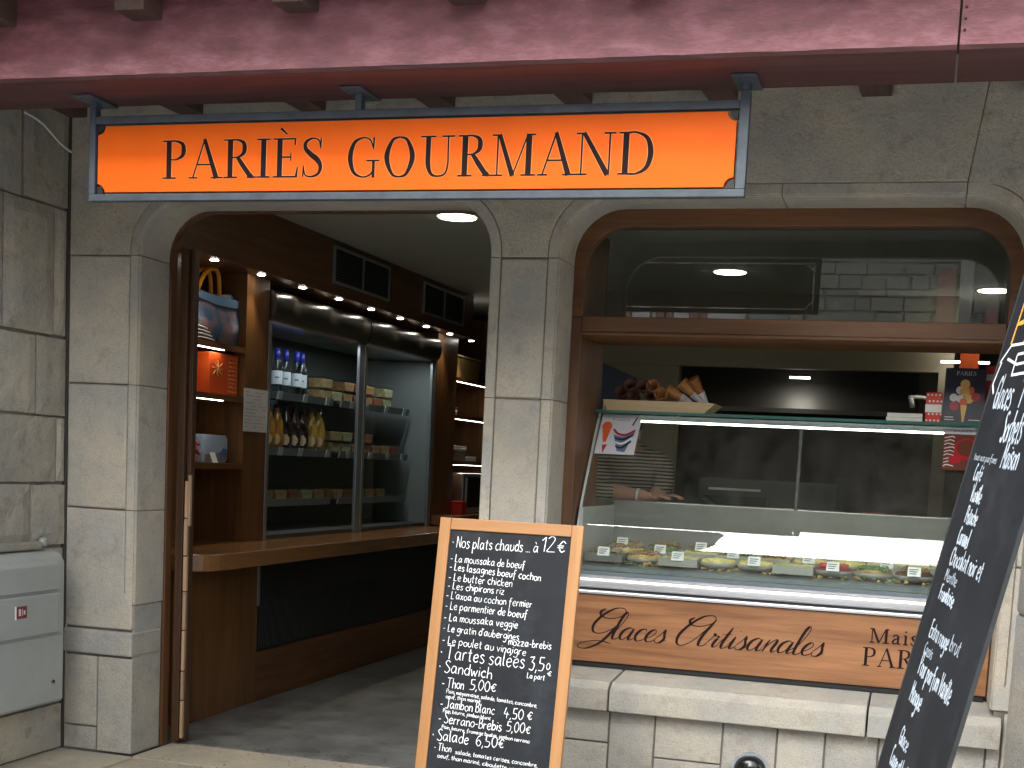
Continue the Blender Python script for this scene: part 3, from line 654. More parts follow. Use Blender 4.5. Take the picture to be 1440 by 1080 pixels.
# ------------------------------------------------------------------ menu chalkboard in front of the middle pier
TILT = math.atan2(.18, 1.0)
CB = thing('menu_chalkboard', 'pine framed chalkboard easel listing hot dishes, tarts, sandwiches and salads', 'chalkboard', (-1.568, -1.095, 0), rot=(-TILT, 0, 0), local=True)
W2, HH = .300, 1.385
zb_ = .04
box('frame_board', PINE, CB, -W2, -W2+.047, -.012, .012, zb_, HH, bevel=.003)
box('frame_board', PINE, CB, W2-.047, W2, -.012, .012, zb_, HH, bevel=.003)
PINEH = wood('pine_rail', (.32,.145,.046), (.44,.22,.085), axis=0, scale=4, rough=.45, ring=6)
box('frame_board', PINEH, CB, -W2+.0475, W2-.0475, -.0115, .0115, HH-.047, HH, bevel=.003)
box('frame_board', PINEH, CB, -W2+.0475, W2-.0475, -.0115, .0115, zb_+.06, zb_+.11, bevel=.003)
box('slate', SLATE, CB, -W2+.046, W2-.046, -.004, .006, zb_+.1, HH-.046)
for sx_ in (-1, 1):
    MB().add([(sx_*.24-.017, .014, 1.28), (sx_*.24+.017, .014, 1.28), (sx_*.24+.017, .034, 1.28), (sx_*.24-.017, .034, 1.28),
              (sx_*.15-.017, .46, .12), (sx_*.15+.017, .46, .12), (sx_*.15+.017, .48, .12), (sx_*.15-.017, .48, .12)],
             [(0,1,2,3), (4,7,6,5), (0,4,5,1), (1,5,6,2), (2,6,7,3), (3,7,4,0)]).build('rear_leg', PINE, CB)
YC = -.0042
# rows: text, x0, z, height, x1, stroke (x from the left edge of the slate, z down from the frame top)
rowsT = [
 ('· Nos plats chauds ... à', .012, .113, .046, .378, .0040, -.0), ('12€', .385, .105, .058, .492, .0044, -.01),
 ('- La moussaka de boeuf', .012, .171, .031, .330, .0036, -.03), ('- Les lasagnes boeuf cochon', .012, .205, .030, .400, .0036, -.05),
 ('- Le butter chicken', .012, .248, .031, .285, .0036, -.03), ('- Les chipirons riz', .012, .282, .029, .255, .0036, -.03),
 ("- L'axoa au cochon fermier", .010, .322, .031, .375, .0036, -.03), ('- Le parmentier de boeuf', .010, .365, .032, .360, .0036, -.03),
 ('- La moussaka veggie', .010, .412, .031, .325, .0036, -.02), ("- Le gratin d'aubergines", .010, .454, .030, .335, .0036, -.04), ('mozza-brebis', .29, .487, .030, .470, .0036, -.02),
 ('- Le poulet au vinaigre', .012, .503, .031, .370, .0036, -.06),
 ('· Tartes salées', .008, .564, .055, .370, .0048, -.03), ('3,5', .383, .580, .055, .450, .0046, 0), ('0', .455, .572, .026, .472, .0036, 0), ('€', .462, .598, .026, .482, .0036, 0), ('La part', .380, .612, .022, .455, .0034, -.03),
 ('· Sandwich', .008, .618, .046, .240, .0046, -.05),
 ('- Thon', .030, .680, .040, .126, .0040, -.02), ('5,00€', .148, .680, .042, .262, .0040, -.0),
 ('Pain, mayonnaise, salade, tomates, concombre,', .052, .702, .016, .435, .0028, -.06), ('oeuf, thon mariné', .052, .722, .015, .20, .0028, -.05),
 ('- Jambon Blanc', .032, .762, .038, .265, .0040, -.03), ('4,50 €', .300, .778, .042, .422, .0042, 0),
 ('Pain, beurre, jambon blanc', .046, .780, .015, .250, .0028, -.06),
 ('- Serrano-Brebis', .030, .822, .040, .300, .0042, -.04), ('5,00€', .316, .830, .040, .420, .0040, 0),
 ('Pain, beurre, fromage brebis, jambon serrano', .048, .845, .015, .418, .0028, -.06),
 ('· Salade', .010, .893, .044, .170, .0046, -.02), ('6,50€', .195, .900, .046, .318, .0042, 0),
 ('- Thon', .024, .934, .030, .10, .0036, -.03), ('salade, tomates cerises, concombre,', .115, .940, .017, .460, .0030, -.05), ('oeuf, thon mariné, ciboulette + vinaigrette'.replace(' +', ','), .042, .962, .017, .460, .0030, -.06),
]
for t_, xa, za, hh, xb, ww, sl in rowsT:
    mb = MB(); hand(mb, t_, -W2+.046+xa, HH-za-.006, hh, YC, ww*.80, x1=-W2+.046+xb, slope=sl)
    mb.build('chalk_writing', CHALK, CB)

# ------------------------------------------------------------------ tall ice cream board leaning at the right
h_ = Vector((-.197, .9804, 0)); n_ = Vector((.9804, .197, 0)); e_ = (Vector((0,0,1))*.9793 + n_*.2025).normalized()
P0 = Vector((-.0563, -1.8, .745)); WB = .745
bot = P0 - e_*(P0.z/e_.z) + e_*.02
IB = thing('ice_cream_chalkboard', 'tall black chalkboard of ice cream flavours leaning against the round column', 'chalkboard', (0,0,0), local=True)
nn = e_.cross(h_).normalized()      # outward face direction
if nn.x > 0: nn = -nn
# local frame: x runs from the far edge towards the camera (reading direction), z up the board, front = -y
IB.matrix_world = Matrix((-h_, -nn, e_)).transposed().to_4x4() @ Matrix.Identity(4)
IB.location = bot
HB = 2.32
box('board', SLATE, IB, 0, WB, -.004, .006, 0, HB, bevel=.002)
EDG = plain('board_edge', (.03,.033,.036), .45, var=.3)
box('edge_strip', EDG, IB, WB+.0005, WB+.005, -.005, .006, 0, HB); box('edge_strip', EDG, IB, -.008, -.0005, -.006, .012, 0, HB)
box('edge_strip', EDG, IB, -.008, WB+.008, -.006, .012, HB+.0005, HB+.012)
rowsB = [  # text, x0, z(base), cap height, x1, stroke, material
 ('PARI', .07, 2.035, .13, .60, .020, CHALKO), ('Glaces', .085, 1.845, .095, .29, .011, CHALK), ('1', .345, 1.835, .10, .40, .012, CHALK), ('Sorbets', .285, 1.742, .088, .50, .011, CHALK),
 ('Maison', .375, 1.665, .072, .545, .010, CHALK), ('tous nos parfums', .05, 1.69, .022, .325, .0035, CHALKB),
 ('Café', .113, 1.629, .045, .21, .008, CHALK), ('Vanille', .150, 1.566, .05, .28, .008, CHALK), ('Pistache', .160, 1.502, .05, .305, .008, CHALK), ('Caramel', .146, 1.437, .052, .285, .009, CHALK),
 ('Chocolat noir et', .13, 1.374, .055, .525, .009, CHALK), ('Menthe', .129, 1.326, .035, .29, .006, CHALKB), ('Framboise', .125, 1.268, .045, .32, .009, CHALK),
 ('Extra rouge', .146, 1.155, .052, .40, .009, CHALK), ('brut', .42, 1.150, .045, .54, .008, CHALKB), ('Cassis', .142, 1.102, .035, .26, .006, CHALKB), ('Pour parfum Vanille', .146, 1.040, .062, .585, .010, CHALK), ('Mangue', .138, .955, .062, .30, .010, CHALK),
 ('Glace', .165, .828, .05, .295, .009, CHALK), ('Coupe et boules', .129, .755, .055, .41, .009, CHALK), ('Chantilly', .14, .66, .05, .35, .009, CHALK),
]
for t_, xa, za, hh, xb, ww, mm in rowsB:
    hand(MB(), t_, xa, za, hh, -.0042, ww*.62, x1=xb, slope=-.05, th=.0007).build('chalk_writing', CHALK2 if mm is CHALK else mm, IB)
cn = MB()
for q in ([(.02, 1.985), (.10, 2.03), (.74, 2.0), (.74, 1.955), (.22, 1.965), (.10, 1.99)], [(.20, 1.935), (.72, 1.925), (.72, 1.985), (.20, 1.995), (.20, 1.935)], [(.04, 1.985), (.01, 1.92), (.05, 1.89)]):
    for a, b in zip(q[:-1], q[1:]): cn.ribbon([(*a, .008), (*b, .008)], .0007+random.random()*.0002, -.0042)
cn.build('chalk_drawing', CHALK, IB)

# ------------------------------------------------------------------ window joinery
wf = thing('shop_window_frame', 'varnished brown wood window frame with a rounded top and a transom pane', 'window frame', (-.66, .28, .65))
FY0, FY1 = .272, .335
def ringpoly(x0, x1, zt, r, z0, n=12):
    return [(x0, z0)] + [(x0+r-r*math.cos(math.pi/2*i/n), zt-r+r*math.sin(math.pi/2*i/n)) for i in range(n+1)] + [(x1-r+r*math.sin(math.pi/2*i/n), zt-r+r*math.cos(math.pi/2*i/n)) for i in range(n+1)] + [(x1, z0)]
def frame_ring(name, ox0, ox1, ozt, orr, ix0, ix1, izt, irr, z0, y0, y1, m, parent, bev=.004):
    o_, i_ = ringpoly(ox0, ox1, ozt, orr, z0), ringpoly(ix0, ix1, izt, irr, z0); n = len(o_)
    vs = []
    for a, b in zip(o_, i_): vs += [(a[0], y0, a[1]), (b[0], y0, b[1]), (b[0], y1, b[1]), (a[0], y1, a[1])]
    fs = [[i*4+k, i*4+(k+1)%4, (i+1)*4+(k+1)%4, (i+1)*4+k] for i in range(n-1) for k in range(4)] + [[0,1,2,3], [(n-1)*4+3-k for k in range(4)]]
    return MB().add(vs, fs).build(name, m, parent, bevel=bev)
frame_ring('outer_frame', WX0-.01, WX1+.012, ZT+.006, RO+.01, WX0+.052, WX1-.05, 2.716, .20, 2.30, FY0, FY1, WOODF, wf)
box('stile', WOODFV, wf, WX0-.01, WX0+.052, FY0, FY1, .66, 2.299, bevel=.004)
box('stile', WOODFV, wf, WX1-.05, WX1+.012, FY0, FY1, .66, 2.299, bevel=.004)
MB().prism([(FY0-.012, 2.215), (FY1, 2.205), (FY1, 2.302), (FY0-.006, 2.302), (FY0-.006, 2.232), (FY0-.012, 2.228)], WX0+.053, WX1-.051, 'x').build('transom_rail', WOODF, wf, bevel=.003)
p_ = ringpoly(WX0+.05, WX1-.048, 2.718, .20, 2.3)
box('transom_pane', GLASS, wf, WX0+.047, WX1-.045, .745, .751, 2.262, 2.785)
box('pane_bead', WOODF, wf, WX0+.047, WX1-.045, .735, .765, 2.225, 2.261); box('transom_top', WOODF, wf, WX0+.047, WX1-.045, FY1+.001, .734, 2.212, 2.225)
box('lining_head', WOODF, wf, WX0+.047, WX1-.045, FY1+.01, .78, 2.786, 2.82)
# deep wooden lining to the room
box('lining', WOODFV, wf, WX0-.012, WX0+.046, FY1+.002, .78, .66, 2.74); box('lining', WOODFV, wf, WX1-.044, WX1+.014, FY1+.002, .78, .66, 2.74)

# door frame and folded shutter leaf
df = thing('door_frame', 'brown wooden frame lining the open rounded doorway', 'door frame', (-2.9, .3, 0))
frame_ring('frame_lining', DX0-.012, DX1+.012, ZT+.006, RO+.01, DX0+.010, DX1-.010, ZT-.006, RO-.006, 0, .284, .345, WOODFV, df, bev=.003)
fl = thing('folded_shutter', 'folded wooden shutter leaf with worn pale edges inside the left of the doorway', 'shutter', (-3.74, .42, 0))
SHW = wood('dark_shutter_wood', (.035,.016,.008), (.085,.040,.018), axis=2, ring=7)
box('leaf', SHW, fl, -3.785, -3.742, .347, .43, .02, 2.62, bevel=.003); box('leaf', SHW, fl, -3.7405, -3.716, .375, .42, .02, 2.62, bevel=.003)
zz = [.03, .24, .40, .62, .83, 1.02, 1.22, 1.42]
for i, (a, b) in enumerate(zip(zz[:-1], zz[1:])): box('edge_piece', PALEV, fl, -3.738, -3.719+random.uniform(-.003,.003), .355+random.uniform(-.002,.002), .373, a+.003, b-.003, bevel=.002)
box('edge_piece', PALEV, fl, -3.716, -3.703, .352, .373, 1.18, 1.45, bevel=.002)

# ------------------------------------------------------------------ display case
CX0, CX1 = -1.60, .30
dc = thing('display_case', 'refrigerated deli display case with curved front glass and a wooden front in the window opening', 'display case', (-.65, .6, 0))
fp = box('front_panel', WOODP, dc, CX0+.005, .338, .25, .272, .668, .993, bevel=.003)
def script_text(mb, words, x0, x1, z0, u, y):
    GL = {
     'l': "-1.4,.5 .6,3 1.5,7.2 1.0,8.8 .4,7.2 .3,2 .6,.2 1.4,.1 2.2,.9", 'a': "2.7,3.4 1.8,4 .6,3 .3,1.2 1,.1 2.1,1 2.9,3.8;2.9,3.8 2.6,1 3.0,.1 4.1,.9", 'c': "2.4,3.2 2,4 .8,3.4 .3,1.6 1,.1 2,.2 3,1",
     'e': "-.1,.9 1.4,1.7 2.2,3 1.6,4 .7,3.2 .3,1.4 1,.1 2,.2 3,1", 's': "-.2,.8 .9,2.8 1.5,4.4;1.5,4.4 1.7,3 2.2,1.4 1.6,.1 .6,0 .1,.7;1.9,.4 3,1", 'r': "-.2,.8 .8,3.2 1,4.4 1.1,3.7 2,3.6 2.2,3.2;2.2,3.2 1.7,1.2 2.1,.1 3.1,.9",
     't': "-.2,.8 .8,3.4 1.5,6.6;1.5,6.6 .9,2 1.1,.2 1.8,.1 2.8,1;-.3,4.2 2.3,4.5", 'i': "-.2,.8 .9,3.9;.9,3.9 .6,1 1,.1 2.1,.9;1.3,5.5 1.35,5.9", 'n': "-.2,.8 .8,3.9;.8,3.9 .5,0;.5,0 1,2.2 2.2,4 2.7,3.4 2.4,1 2.8,.1 3.8,.9",
     'G': ".6,9.4 -.3,8.4 .4,7 2.8,6.4 5.2,7.2 5.9,8.8 4.8,9.9 2.6,9.5 .6,7.2 -.4,4.2 .4,1.9 2.4,1.5 4.6,3 5.6,4.6;5.6,4.6 4.8,1.6 3.4,-1.6 .8,-3.6 -1.4,-3.4 -1.4,-2.2 .8,-1.2 3.4,-.9 6.4,-1.5",
     'A': "1.0,8.8 .2,7.9 .9,6.6 3.2,6.2 5.6,7.2 6.2,8.8 5,9.8 2.8,9.2 .6,6.4 -.6,3 0,.4 1.8,0 4,2.6 6.4,8.6;6.4,8.6 5.2,3.6 5.2,.6 6.2,.2 7.2,1"}
    AD = {'l': 1.9, 'a': 3.8, 'c': 2.7, 'e': 2.7, 's': 2.7, 'r': 2.9, 't': 2.4, 'i': 1.9, 'n': 3.6, 'G': 5.4, 'A': 7.0, ' ': 3.2}
    tot = sum(AD[c] for c in words); kx = (x1-x0)/tot; a = 0; i = 0
    for c in words:
        if c != ' ':
            for s_ in GL[c].split(';'):
                p = smoothpts([tuple(map(float, q.split(','))) for q in s_.split()], 8)
                if len(p) == 2: p = [tuple(p[0][k]+(p[1][k]-p[0][k])*t/4 for k in (0, 1)) for t in range(5)]
                out = []; n = len(p)
                for j, q in enumerate(p):
                    A_, B_ = p[max(0, j-1)], p[min(n-1, j+1)]; dx, dz = B_[0]-A_[0], B_[1]-A_[1]; l_ = math.hypot(dx, dz) or 1
                    ww = .25 + .62*max(0, -dz/l_)**1.6
                    ww *= min(1, .35+.65*min(j, n-1-j)/4)
                    out.append((x0+(a+q[0]+.38*q[1]-.6)*kx, z0+q[1]*u, ww*u))
                i += 1; mb.ribbon(out, .0015+.00008*(i % 7), y)
        a += AD[c]
    return mb
script_text(MB(), 'Glaces Artisanales', -1.47, -.375, .785, .0152, .25).build('script_lettering', BLACKP, fp, label='words Glaces Artisanales in flowing black script')
serif_text(MB(), 'Maison', -.178, .145, .870, .064, .25, track=.10, bold=.05).build('serif_lettering', BLACKP, fp)
serif_text(MB(), 'PARIÈS', -.205, .190, .762, .084, .25, track=.06, bold=.015).build('serif_lettering', BLACKP, fp)
box('case_base', KD, dc, CX0, CX1+.03, .275, 1.15, .05, 1.0)
box('under_panel_shade', BLACK, dc, CX0, CX1+.03, .262, .274, .645, .667)  # black strip standing in for the shade beneath the wooden panel
MB().prism([(.235, .996), (.31, .996), (.31, 1.012), (.235, 1.012)], CX0+.02, CX1+.03, 'x').build('lower_rail', CHROME, dc, bevel=.004)
box('shadow_gap', BLACK, dc, CX0+.02, CX1+.03, .262, .32, 1.0125, 1.022)
MB().prism([(.36, 1.023), (.262, 1.023)] + [(.262-.022*math.sin(R(a)), 1.0515-.0285*math.cos(R(a))) for a in range(15, 180, 15)] + [(.262, 1.080), (.33, 1.080), (.36, 1.078)], CX0+.02, CX1+.03, 'x').build('chrome_rail', CHROME, dc, smooth=True).modifiers.new('e', 'EDGE_SPLIT')
box('glass_channel', plain('dark_channel', (.10,.13,.15), .4), dc, CX0+.01, CX1+.03, .322, .40, 1.0805, 1.098)
box('front_ledge', plain('pale_blue_liner', (.13,.17,.19), .35), dc, CX0+.02, CX1+.02, .365, .45, 1.10, 1.120)
prof = smoothpts([(.335, 1.098), (.336, 1.16), (.342, 1.22), (.356, 1.27), (.378, 1.33), (.410, 1.40), (.456, 1.48), (.512, 1.57), (.590, 1.69), (.652, 1.785), (.716, 1.868)], 5)
def sheet(pf, x0, x1, t):
    n = len(pf); vs = []
    for k, (y, z) in enumerate(pf):
        a = pf[max(0, k-1)]; b = pf[min(n-1, k+1)]; dy, dz = b[0]-a[0], b[1]-a[1]; l_ = math.hypot(dy, dz); ny, nz = -dz/l_, dy/l_
        vs += [(x0, y, z), (x1, y, z), (x1, y-ny*t, z-nz*t), (x0, y-ny*t, z-nz*t)]
    fs = [[i*4+k, i*4+(k+1)%4, (i+1)*4+(k+1)%4, (i+1)*4+k] for i in range(n-1) for k in range(4)] + [[0,1,2,3], [(n-1)*4+3-k for k in range(4)]]
    return MB().add(vs, fs)
gl = sheet(prof, CX0+.012, CX1, .007).build('curved_front_glass', GLASSC, dc, smooth=True)
es = gl.modifiers.new('split', 'EDGE_SPLIT'); es.split_angle = R(40)
sheet([(y-.002, z) for y, z in prof], CX0, CX0+.011, .012).build('glass_edge_trim', plain('pale_glass_edge', (.5,.58,.56), .2), dc)
box('top_shelf_glass', GLASSC, dc, CX0, CX1+.01, .64, 1.12, 1.872, 1.882)
box('glass_front_edge', GREENG, dc, CX0, CX1+.01, .630, .6395, 1.870, 1.884); box('glass_side_edge', GREENG, dc, CX0-.006, CX0-.0005, .64, 1.12, 1.872, 1.882)
box('lamp_housing', ALU, dc, CX0+.02, CX1, .72, .80, 1.842, 1.868, bevel=.003)
box('led_tube', emis('case_led', (1,.97,.85), 3), dc, CX0+.14, CX1-.10, .735, .775, 1.834, 1.8415)
for x in (-.62, CX1-.02):
    box('upright', DGREY, dc, x-.008, x+.008, 1.09, 1.11, 1.25, 1.871)
LIN = plain('well_liner', (.22,.225,.22), .35, metal=.3, var=.1)
box('well_back', LIN, dc, CX0+.02, CX1, 1.085, 1.10, 1.10, 1.425)
box('rear_top', INOX, dc, CX0+.02, CX1, 1.101, 1.30, 1.405, 1.428, bevel=.004)
MB().prism([(.36, 1.104), (.44, 1.125), (1.085, 1.17), (1.085, 1.12), (.36, 1.10)], CX0+.03, CX1-.01, 'x').build('deck', LIN, dc)
box('end_panel', plain('end_panel_grey', (.36,.38,.38), .35), dc, CX0+.013, CX0+.028, .37, 1.10, 1.10, 1.40)
box('end_panel', plain('end_panel_grey2', (.36,.38,.38), .35), dc, CX1-.005, CX1+.01, .40, 1.10, 1.10, 1.40)
# food trays
FOODS = [('cream', (.72,.6,.28)), ('quiche', (.6,.40,.12)), ('salad', (.16,.22,.05)), ('chocolate', (.10,.035,.02)), ('lemon', (.72,.62,.2)), ('mixed', (.35,.24,.08)), ('berries', (.22,.03,.03))]
FM = [plain('food_'+n, c, .5, var=.45, scale=45, bump=.8, bscale=50) for n, c in FOODS]
GREENF = plain('herb_green', (.10,.2,.04), .6, var=.3); OLIVE = plain('olive_bits', (.2,.12,.03), .4)
tray_desc = ['bowl of pale cream at the left end of the case', 'round quiche with a white price card', 'square tub of lemon cream', 'green bean salad tray', 'dark chocolate tart', 'round lemon tart on a stand', 'mixed seafood salad tray', 'red berry tart', 'golden gratin dish', 'olive salad tray', 'rice salad bowl', 'pale terrine slab', 'carrot salad tray']
kinds = [(0, 'r'), (1, 'o'), (4, 's'), (2, 's'), (3, 'o'), (4, 'o'), (5, 's'), (6, 'o'), (1, 's'), (2, 'o'), (0, 's'), (4, 's'), (5, 'o')]
ADJ = ['front row', 'middle row', 'back row']
TAGP = plain('price_card', (.78,.79,.8), .5)
TRAYM = plain('grey_dish', (.30,.30,.28), .3); TRAYS = INOX
idx = 0
for row, (yy, n) in enumerate(((.53, 10), (.75, 10), (.96, 9))):
    for k in range(n):
        x = CX0+.13 + (CX1-CX0-.20)*(k+.3*(row == 1))/(n-.7)
        if x > CX1-.06: continue
        fi, shp = kinds[(idx*5+3) % len(kinds)]
        if row == 0 and k == 2: fi, shp = 4, 's'
        if row == 0 and k == 4: fi, shp = 4, 'o'
        if row == 0 and k == 1: fi, shp = 1, 'o'
        z0 = 1.128 + (yy-.44)*.068 + .006
        ordn = ['leftmost', 'second', 'third', 'fourth', 'fifth', 'sixth', 'seventh', 'eighth', 'ninth', 'tenth'][k]
        lab = '%s dish from the left, case %s, filled with %s food' % (ordn, ADJ[row], ['pale cream', 'golden brown', 'green', 'dark brown', 'pale yellow', 'mixed brown', 'dark red'][fi])
        if k == 0: lab = lab.replace('leftmost dish from the left', 'leftmost dish')
        tr = thing('food_dish', lab, 'dish', (x, yy, z0), group='dishes of food in the display case')
        d = MB(); f = MB(); g = MB(); w_ = .094
        if shp in 'or':
            ex = 1.0
            d.lathe([(.05, 0), (.085, .008), (.096, .026), (.091, .027), (.078, .010)], (x, yy, z0), 20, ex, .95)
            f.lathe([(.004, .012), (.078, .014), (.088, .030), (.076, .042), (.03, .047), (.002, .048)], (x, yy, z0), 20, ex, .95)
        else:
            d.box(x-w_, x+w_, yy-.11, yy+.11, z0, z0+.006).box(x-w_, x-w_+.005, yy-.11, yy+.11, z0+.006, z0+.04).box(x+w_-.005, x+w_, yy-.11, yy+.11, z0+.006, z0+.04).box(x-w_+.005, x+w_-.005, yy-.11, yy-.105, z0+.006, z0+.04).box(x-w_+.005, x+w_-.005, yy+.105, yy+.11, z0+.006, z0+.04)
            ng = 8; vs = []; fs = []
            for i in range(ng+1):
                for j in range(ng+1):
                    vs.append((x-w_+.006+(2*w_-.012)*i/ng, yy-.104+.208*j/ng, z0+.034+random.uniform(-.004, .009)))
            fs = [[i*(ng+1)+j, (i+1)*(ng+1)+j, (i+1)*(ng+1)+j+1, i*(ng+1)+j+1] for i in range(ng) for j in range(ng)]
            f.add(vs, fs)
        d.build('dish', TRAYM if shp in 'or' or fi == 4 else TRAYS, tr, smooth=shp in 'or')
        fo = f.build('food', FM[fi], tr, smooth=True)
        if fi in (1, 2, 5, 6, 3):
            for _ in range(44):
                px, py = x+random.uniform(-.062, .062), yy+random.uniform(-.07, .07)
                g.blob((px, py, z0+.045+random.uniform(0, .008)), random.uniform(.006, .016), random.uniform(.006, .014), random.uniform(.005, .011), 6, 4)
            g.build('garnish', GREENF if fi in (2, 5) and k % 2 else OLIVE if fi != 6 else RED, tr, kind='stuff')
        if (k+row) % 2 == 0:
            pc = MB().add([(x-.03, yy-.118, z0+.03), (x+.03, yy-.118, z0+.03), (x+.028, yy-.100, z0+.072), (x-.028, yy-.100, z0+.072), (x-.03, yy-.116, z0+.029), (x+.03, yy-.116, z0+.029), (x+.028, yy-.098, z0+.071), (x-.028, yy-.098, z0+.071)],
                   [(0,1,2,3), (4,7,6,5), (0,4,5,1), (1,5,6,2), (2,6,7,3), (3,7,4,0)]).build('price_card', TAGP, tr)
            pr_ = MB()
            for q in range(3): pr_.add([(x-.022, yy-.1185+.0045*q+.002, z0+.040+.0095*q), (x+.008+.006*q, yy-.1185+.0045*q+.002, z0+.040+.0095*q), (x+.008+.006*q, yy-.1185+.0045*q+.0035, z0+.0435+.0095*q), (x-.022, yy-.1185+.0045*q+.0035, z0+.0435+.0095*q)], [(0,1,2,3)])
            pr_.build('price_print', PRINT, pc, kind='stuff')
        idx += 1

bits = [MB(), MB(), MB()]
for _ in range(1100):
    px, py = random.uniform(CX0+.05, CX1-.03), random.uniform(.45, 1.06)
    bits[random.randrange(3)].blob((px, py, 1.128+(py-.44)*.068+random.uniform(0, .018)), random.uniform(.008, .02), random.uniform(.008, .02), random.uniform(.004, .010), 5, 3)
for b_, m_, nm in zip(bits, (GREENF, FM[5], FM[1]), ('salad_leaves', 'mixed_bits', 'crumbs')): b_.build(nm, m_, dc, kind='stuff')
# posters on the case glass
PN = plain('poster_navy', (.012,.014,.035), .35); PO = plain('poster_orange', (.72,.12,.03), .4); PG = plain('poster_pale', (.62,.62,.66), .35); PR = plain('poster_red', (.45,.02,.03), .4)
PB = plain('poster_blue_grey', (.12,.18,.28), .4); PT = plain('poster_brown', (.14,.045,.03), .4); PY = plain('poster_yellow', (.75,.45,.12), .4); PW = plain('poster_white', (.75,.74,.72), .4)
def disc(mb, x, z, rx, rz, y=0, n=14, th=.0004): mb.prism([(x+rx*math.cos(2*math.pi*i/n), z+rz*math.sin(2*math.pi*i/n)) for i in range(n)], y-th, y); return mb
tl = -math.atan2(.15, .195)
def poster(name, lab, loc, rot, w_, h, m):
    t = thing(name, lab, 'poster', loc, rot=rot, local=True); box('sheet', m, t, 0, w_, 0, .0012, 0, h); return t
p1 = poster('ice_cream_poster', 'pale poster of an ice cream and striped bowl on the left of the case glass', (-1.575, .548, 1.665), (tl, 0, 0), .20, .245, PG)
serif_text(MB(), 'PARIES', .055, .145, .212, .014, 0, th=.0006).build('print', PRINT, p1)
disc(MB(), .035, .175, .026, .03).build('print', PO, p1); MB().prism([(.014, .16), (.030, .075), (.045, .075), (.058, .16)], -.0007, 0).build('print', PO, p1)
MB().prism([(.03, .055), (.04, .003), (.055, .06)], -.0005, 0).build('print', PR, p1)
MB().prism([(.075, .13), (.11, .02), (.15, .015), (.185, .15), (.13, .125)], -.0004, 0).build('print', PB, p1)
for i in range(4): MB().ribbon(smoothpts([(.098-.006*i, .05+.026*i, .009), (.13, .042+.026*i, .012), (.172+.003*i, .085+.022*i, .009)], 5), .0009, 0).build('print', PN if i % 2 == 0 else PW, p1)
MB().ribbon(smoothpts([(.072, .158, .012), (.1, .128, .014), (.14, .124, .014), (.182, .155, .012)], 6), .0012, 0).build('print', PR, p1)
MB().ribbon([(.18, .24, .006), (.163, .185, .008)], .0009, 0).build('print', PN, p1)
p2 = poster('dessert_poster', 'dark poster with a red dessert bowl stuck to the right of the case glass', (.075, .548, 1.665), (tl, 0, 0), .165, .245, PT)
MB().box(0, .165, -.0003, 0, .212, .245).build('print', PG, p2); serif_text(MB(), 'PARIES', .045, .125, .222, .013, -.0003, th=.0006).build('print', PRINT, p2)
disc(MB(), .105, .125, .058, .065).build('print', PR, p2); disc(MB(), .105, .13, .045, .05, th=.0007).build('print', PT, p2); disc(MB(), .055, .06, .03, .022, th=.001).build('print', PR, p2)
for i in range(9): MB().ribbon(smoothpts([(.005, .02+.021*i, .004), (.02+.01*(i % 3), .03+.021*i, .005), (.05, .022+.021*i, .004)], 4), .0005+.0001*i, 0).build('print', PW, p2)
p3 = poster('scoops_poster', 'navy poster of a cone with many ice cream scoops standing on the case top', (.062, .80, 1.886), (R(-4), 0, 0), .185, .265, PN)
serif_text(MB(), 'PARIES', .05, .14, .232, .018, 0, th=.0006).build('print', PG, p3)
for i, (x, z, r_, m_) in enumerate(((.093, .19, .022, PY), (.072, .16, .019, PW), (.118, .16, .019, PO), (.093, .155, .023, PY), (.045, .125, .019, PW), (.075, .12, .018, PW), (.115, .12, .022, PY), (.145, .13, .021, PR), (.05, .085, .021, PR), (.09, .105, .018, PO))):
    disc(MB(), x, z, r_, r_, th=.0003+.0001*i).build('print', m_, p3)
MB().prism([(.078, .09), (.09, .01), (.098, .01), (.108, .09)], -.0016, 0).build('print', PY, p3)
MB().box(.01, .055, -.0005, 0, .018, .022).box(.01, .05, -.0005, 0, .03, .034).box(.12, .17, -.0005, 0, .018, .022).build('print', PG, p3)
# red dotted tower of cups beside poster
REDP = plain('red_patterned_card', (.62,.04,.02), .45)
cp = thing('ice_cream_tub', 'tall red dotted carton standing beside the navy poster', 'carton', (.018, .80, 1.883))
MB().box(-.018, .054, .76, .832, 1.8835, 2.03).build('carton', REDP, cp, bevel=.003)
MB().box(-.0195, .0555, .7585, .8335, 1.935, 1.972).build('label_band', PW, cp)
dd = MB()
for i in range(4):
    for j in range(5):
        if 1.935 < 1.895+.03*j-.008 < 1.972: continue
        disc(dd, -.010+.018*i+(.009 if j % 2 else 0), 1.897+.03*j, .005, .005, y=.7598, n=8)
dd.build('dots', PW, cp)
cp2 = thing('tall_red_carton', 'tall narrow red carton behind the navy poster', 'carton', (.285, .90, 1.883))
MB().box(.245, .305, .88, .94, 1.8835, 2.17).build('carton', REDP, cp2, bevel=.003); MB().box(.2435, .3065, .8785, .9415, 2.10, 2.13).build('label_band', PW, cp2)
nb = thing('stack_of_boxes', 'flat white cardboard boxes stacked on the glass case top', 'boxes', (-.10, .8, 1.883))
for k in range(2): box('cake_box', plain('white_card', (.66,.65,.6), .7), nb, -.195+.004*k, -.028, .72, .90, 1.8835+.021*k, 1.8835+.0205*(k+1), bevel=.002)
